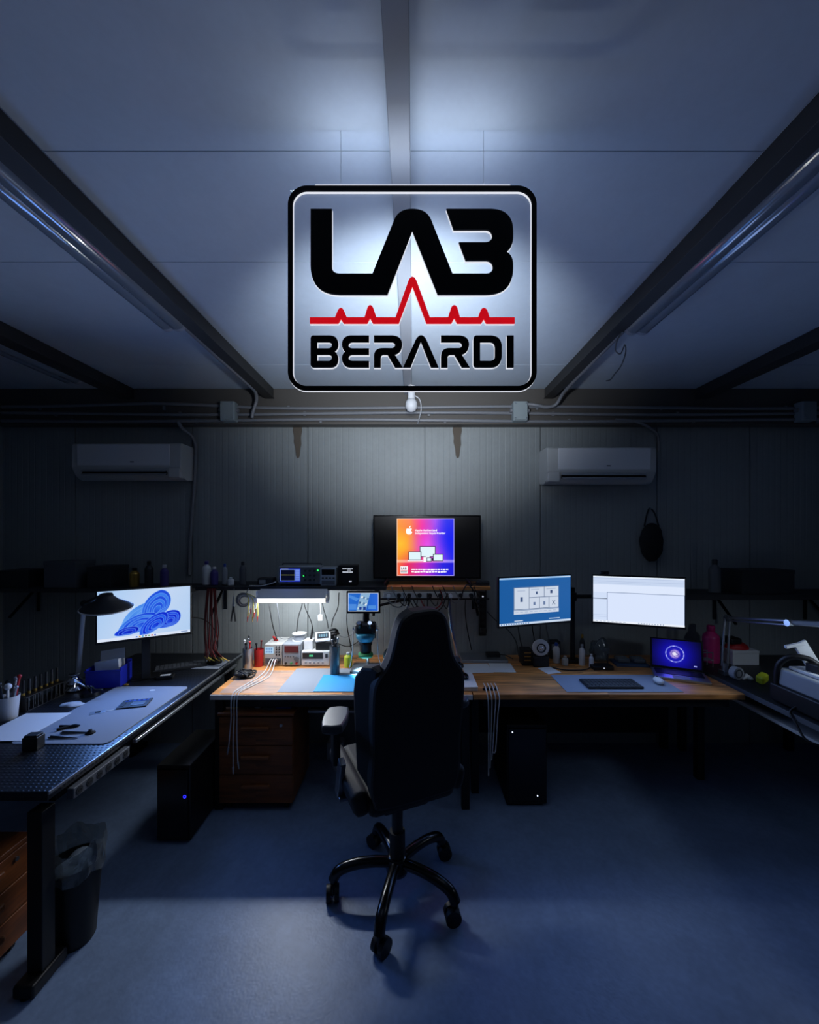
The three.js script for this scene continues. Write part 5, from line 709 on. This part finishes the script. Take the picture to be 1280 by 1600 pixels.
// ---------------------------------------------------------------- on the black desk
const DT = 0.76;
{
  const mat = obj('desk_mat', ext(roundRect(0.46, 0.71, 0.03), 0.004, 0).rotateX(-Math.PI / 2).translate(-1.665, DT, -2.275), M.matgrey); tag(mat, 'long grey desk mat on the black desk', 'mat');
  const logo = thing('mat_mark', 'tiny pale oval mark printed on the long grey mat', 'mark', [-1.63, DT + 0.004, -2.565]); obj('print', cy(0.018, 0.018, 0.0006, 0, 0, 0, 20).scale(1, 1, 0.5), M.paper, logo);
  const ps = (lab, x, z, turn) => { const t = thing('paper_sheet', lab, 'paper', [x, DT + 0.0045, z], turn); obj('sheet', bx(0.24, 0.0015, 0.3, 0, 0, 0, 0), M.paper, t); return t; };
  ps('large white sheet of paper lying on the edge of the long grey mat', -1.985, -2.09, 0.03);
  const ph = thing('open_phone', 'opened phone with exposed boards lying on the long grey mat', 'phone', [-1.6, DT + 0.004, -2.36], 0.25);
  obj('frame', bx(0.15, 0.007, 0.115, 0, 0, 0, 0.003), M.darkgrey, ph); obj('battery', bx(0.07, 0.003, 0.05, 0.02, 0.0065, 0.01, 0.001), M.steel, ph); obj('board', bx(0.12, 0.002, 0.022, 0, 0.0065, -0.036, 0.001), M.bluecap, ph); for (let k = 0; k < 5; k++) obj('chip', bx(0.012, 0.002, 0.01, -0.05 + k * 0.024, 0.0083, -0.036, 0.0005), M.chrome, ph); obj('speaker', bx(0.02, 0.003, 0.05, -0.055, 0.0065, 0.015, 0.001), M.black, ph);
  const pb = thing('phone_part', 'small silver phone part beside the opened phone', 'phone part', [-1.73, DT + 0.004, -2.25], 0.5); obj('plate', bx(0.07, 0.002, 0.04, 0, 0, 0, 0.0008), M.alu, pb); obj('chip', bx(0.025, 0.002, 0.02, 0.0, 0.002, 0, 0.0005), M.black, pb); obj('flex', bx(0.05, 0.001, 0.01, 0.05, 0, 0.0, 0), M.offwhite, pb);
  const bxk = thing('black_dispenser', 'black cube dispenser at the near end of the long grey mat', 'dispenser', [-1.745, DT, -1.895], 0.1); obj('body', bx(0.065, 0.06, 0.05, 0, 0, 0, 0.004), M.black, bxk); obj('cap', bx(0.055, 0.008, 0.042, 0, 0.06, 0, 0.003), M.darkgrey, bxk); bxk.position.z = -1.885;
  const tw = (lab, x, z, turn) => { const t = thing('tweezers', lab, 'tweezers', [x, DT + 0.004, z], turn); obj('arm', rod([-0.07, 0.006, -0.006], [0.07, 0.003, 0.0], 0.0035, 0.0015), M.black, t); obj('arm', rod([-0.07, 0.006, 0.006], [0.07, 0.003, 0.001], 0.0035, 0.0015), M.black, t); };
  tw('black tweezers lying straight on the long grey mat', -1.66, -2.02, 0.05); tw('black tweezers lying closest to the black cube dispenser', -1.68, -1.97, -0.04);
  tag(obj('suction_cup', lathe([[0, 0], [0.022, 0], [0.02, 0.006], [0.008, 0.012], [0.008, 0.018], [0, 0.018]], -1.59, DT + 0.004, -2.02), M.rubber), 'small black suction cup beside the tweezers', 'suction cup');
  const pl = thing('nippers', 'black nippers lying open on the long grey mat', 'nippers', [-1.735, DT + 0.004, -2.08], 0.3); obj('handle', rod([0, 0.006, 0], [-0.05, 0.006, 0.025], 0.006), M.rubber, pl); obj('handle', rod([0, 0.006, 0], [-0.055, 0.006, -0.018], 0.006), M.rubber, pl); obj('jaw', ball(0.016, 0.015, 0.006, 0, 1.5, 0.5, 0.7), M.darksteel, pl);
  tag(obj('crumpled_tissue', crumple(flat(new THREE.SphereGeometry(0.045, 32, 20).scale(1.2, 0.7, 1.1)), 0.006, 60).translate(-1.9, DT, -1.8), M.paper), 'crumpled white tissue on the near end of the black desk', 'tissue');
  // tool cup and screwdriver rack
  const c = thing('tool_cup', 'pale cup crammed with tools on the black desk beside the screwdriver rack', 'cup', [-2.166, DT, -2.19]);
  obj('cup', lathe([[0, 0], [0.04, 0], [0.05, 0.12], [0.047, 0.12], [0.037, 0.004], [0, 0.004]]), M.card, c);
  const tc = [M.steel, M.white, M.darkgrey, M.red, M.steel, M.black, M.lightgrey, M.red]; for (let k = 0; k < 8; k++) { const a = k * 0.785, r = 0.03; obj('tool', [rod([Math.cos(a) * 0.015, 0.006, Math.sin(a) * 0.015], [Math.cos(a) * r * 1.5, 0.16 + (k % 4) * 0.016, Math.sin(a) * r * 1.5], 0.006), ball(k === 1 ? 0.017 : 0.011, Math.cos(a) * r * 1.5, 0.165 + (k % 4) * 0.016, Math.sin(a) * r * 1.5)], tc[k], c); }
  const rk = thing('screwdriver_rack', 'black perforated rack for brass-collared screwdrivers on the black desk', 'rack', [-2.17, DT, -2.39]);
  obj('upper_plate', bx(0.075, 0.006, 0.26, 0, 0.075, 0, 0.002), M.black, rk); obj('base_plate', bx(0.08, 0.006, 0.26, 0, 0, 0, 0.002), M.black, rk); for (const z of [-0.127, 0.127]) obj('end_plate', bx(0.07, 0.075, 0.005, 0, 0.004, z, 0.002), M.black, rk);
  obj('front_grille', [...Array(9)].map((_, k) => bx(0.003, 0.07, 0.006, 0.036, 0.005, -0.115 + k * 0.0288, 0.001)), M.darkgrey, rk);
  for (let k = 0; k < 7; k++) {
    const t = thing('screwdriver', 'slim screwdriver with brass collar standing in the black rack', 'screwdriver', [-2.17, DT + 0.006, -2.39 + 0.108 - k * 0.036], 0, 'screwdrivers in the black rack');
    obj('shaft', cy(0.003, 0.002, 0.08), M.steel, t); obj('collar', cy(0.0085, 0.0085, 0.014, 0, 0.078, 0, 14), M.brass, t); obj('handle', cy(0.006, 0.008, 0.07, 0, 0.092, 0, 14), k % 3 ? M.darkgrey : M.black, t);
  }
  const al = thing('alcohol_pump', 'shiny chrome ball pump on the black desk before the lamp post', 'pump', [-2.12, DT, -2.565]); obj('body', lathe([[0, 0], [0.04, 0], [0.045, 0.015], [0.03, 0.03], [0.042, 0.045], [0.045, 0.06], [0.028, 0.075], [0.02, 0.09], [0.03, 0.1], [0.03, 0.108], [0, 0.11]]), M.chrome, al); obj('nozzle', rod([0, 0.1, 0], [0.045, 0.115, 0.02], 0.006), M.chrome, al);
  const sc = thing('spring_clamp', 'tangle of chrome helping-hand arms beside the lamp post', 'helping hands', [-1.965, DT, -2.5]); obj('base', cy(0.045, 0.05, 0.02), M.darksteel, sc); for (let k = 0; k < 3; k++) obj('arm', tube([[0, 0.02, 0], [0.02 * (k - 1), 0.06, 0.02], [0.06 * (k - 1), 0.09 - k * 0.02, 0.04], [0.09 * (k - 0.6), 0.06, 0.06]], 0.006, 24, 8), M.chrome, sc);
  const lp = thing('desk_lamp', 'white post desk lamp with dark cone shade on the black desk', 'lamp', [-2.2, DT, -2.69]);
  obj('base', lathe([[0, 0], [0.05, 0], [0.05, 0.012], [0.03, 0.022], [0.018, 0.035], [0, 0.035]]), M.lightgrey, lp); obj('post', rod([0, 0.03, 0], [0.09, 0.535, 0.06], 0.013, 0.013, 14), M.white, lp);
  obj('arm', rod([0.09, 0.535, 0.06], [0.4, 0.63, 0.3], 0.011), M.black, lp); obj('joint', ball(0.022, 0.09, 0.535, 0.06), M.black, lp);
  const shd = new THREE.Group(); shd.name = 'shade'; shd.position.set(0.43, 0.555, 0.32); shd.rotation.set(0.12, 0, -0.06); lp.add(shd);
  obj('shade_shell', lathe([[0.127, 0], [0.13, 0.003], [0.11, 0.018], [0.06, 0.045], [0.035, 0.07], [0.03, 0.085], [0, 0.087]], 0, 0, 0, 36), M.darkgrey, shd); obj('shade_lining', lathe([[0.126, 0.0], [0.107, 0.015], [0.058, 0.04], [0, 0.045]], 0, 0, 0, 36), M.white, shd); obj('bulb', ball(0.024, 0, 0.022, 0), M.white, shd); obj('rim', torus(0.128, 0.004, 0, 0.001, 0, Math.PI / 2, 0, 0, 40), M.white, shd);
  const bin = thing('storage_bin', 'open blue plastic bin on the black desk below the ribbon-picture monitor', 'bin', [-1.985, DT, -2.68], 0.2);
  obj('wall', [bx(0.2, 0.11, 0.006, 0, 0, 0.075), bx(0.2, 0.14, 0.006, 0, 0, -0.075), bx(0.006, 0.125, 0.15, -0.097, 0, 0), bx(0.006, 0.125, 0.15, 0.097, 0, 0), bx(0.2, 0.006, 0.15, 0, 0, 0)], M.bluePlastic, bin); obj('rim', bx(0.21, 0.01, 0.01, 0, 0.105, 0.078), M.bluePlastic, bin);
  const wbx = thing('white_carton', 'white open carton leaning in the blue bin', 'carton', [-1.985, DT + 0.006, -2.69], 0.2); obj('body', bxr(0.14, 0.13, 0.09, 0, 0.085, 0, -0.15, 0, 0.12, 0.004), M.card, wbx); obj('flap', bxr(0.14, 0.07, 0.004, 0.0, 0.175, -0.03, -0.4, 0, 0.12, 0.001), M.paper, wbx);
  const kb = thing('keyboard', 'dark grey keyboard under the ribbon-picture monitor', 'keyboard', [-1.7, DT, -3.0], 0.5); obj('body', bx(0.34, 0.02, 0.13, 0, 0, 0, 0.004), M.darkgrey, kb); for (let r = 0; r < 4; r++) for (let q = 0; q < 12; q++) obj('key', bx(0.022, 0.004, 0.024, -0.145 + q * 0.0265, 0.0195, -0.043 + r * 0.0285, 0), M.midgrey, kb);
  const hd = thing('hard_drive', 'black hard drive with pale label on the black desk', 'hard drive', [-1.68, DT, -2.785], 0.3); obj('body', bx(0.1, 0.022, 0.07, 0, 0, 0, 0.004), M.black, hd); obj('label', bx(0.06, 0.0012, 0.035, 0, 0.0218, 0, 0), M.card, hd);
  const m2 = thing('mouse_pad', 'grey mouse pad at the far end of the black desk', 'mouse pad', [-1.51, DT, -3.07]); obj('pad', bx(0.2, 0.004, 0.2, 0, 0, 0, 0.002), M.matgrey, m2);
  const puck = thing('puck_stand', 'round black stand under the hanging red leads', 'stand', [-1.5, DT + 0.004, -3.1]); obj('base', cy(0.045, 0.055, 0.03), M.blackgloss, puck); obj('knob', lathe([[0, 0.03], [0.02, 0.03], [0.016, 0.05], [0.022, 0.06], [0, 0.066]]), M.black, puck);
  const st = thing('power_strip', 'grey power strip of sockets fixed under the black desk edge', 'power strip', [-1.385, 0.674, -1.82]); obj('body', bx(0.028, 0.045, 0.33, 0, 0, 0, 0.004), M.midgrey, st); for (let k = 0; k < 6; k++) { const s = obj('socket', cyx(0.017, 0.006, 0.013, 0.0225, -0.135 + k * 0.054, 18), M.darkgrey, st); obj('socket_hole', [cyx(0.003, 0.004, 0.0155, 0.0225, -0.142 + k * 0.054, 8), cyx(0.003, 0.004, 0.0155, 0.0225, -0.128 + k * 0.054, 8)], M.black, s); }
  const scrap = thing('solder_wick', 'tiny brass scrap of solder wick at the far end of the long grey mat', 'scrap', [-1.86, DT, -2.66]); obj('coil', torus(0.012, 0.004, 0, 0.004, 0, Math.PI / 2), M.brass, scrap);
  tag(obj('cleaning_cloth', crumple(flat(new THREE.SphereGeometry(0.05, 28, 18).scale(1.3, 0.25, 0.8)), 0.003, 60).translate(-1.96, DT, -2.36), M.card), 'pale crumpled cleaning cloth beside the chrome pump', 'cloth');
}

scene.traverse((o) => { if (o.isMesh) { o.castShadow = true; o.receiveShadow = true; } });
renderer.render(scene, camera);
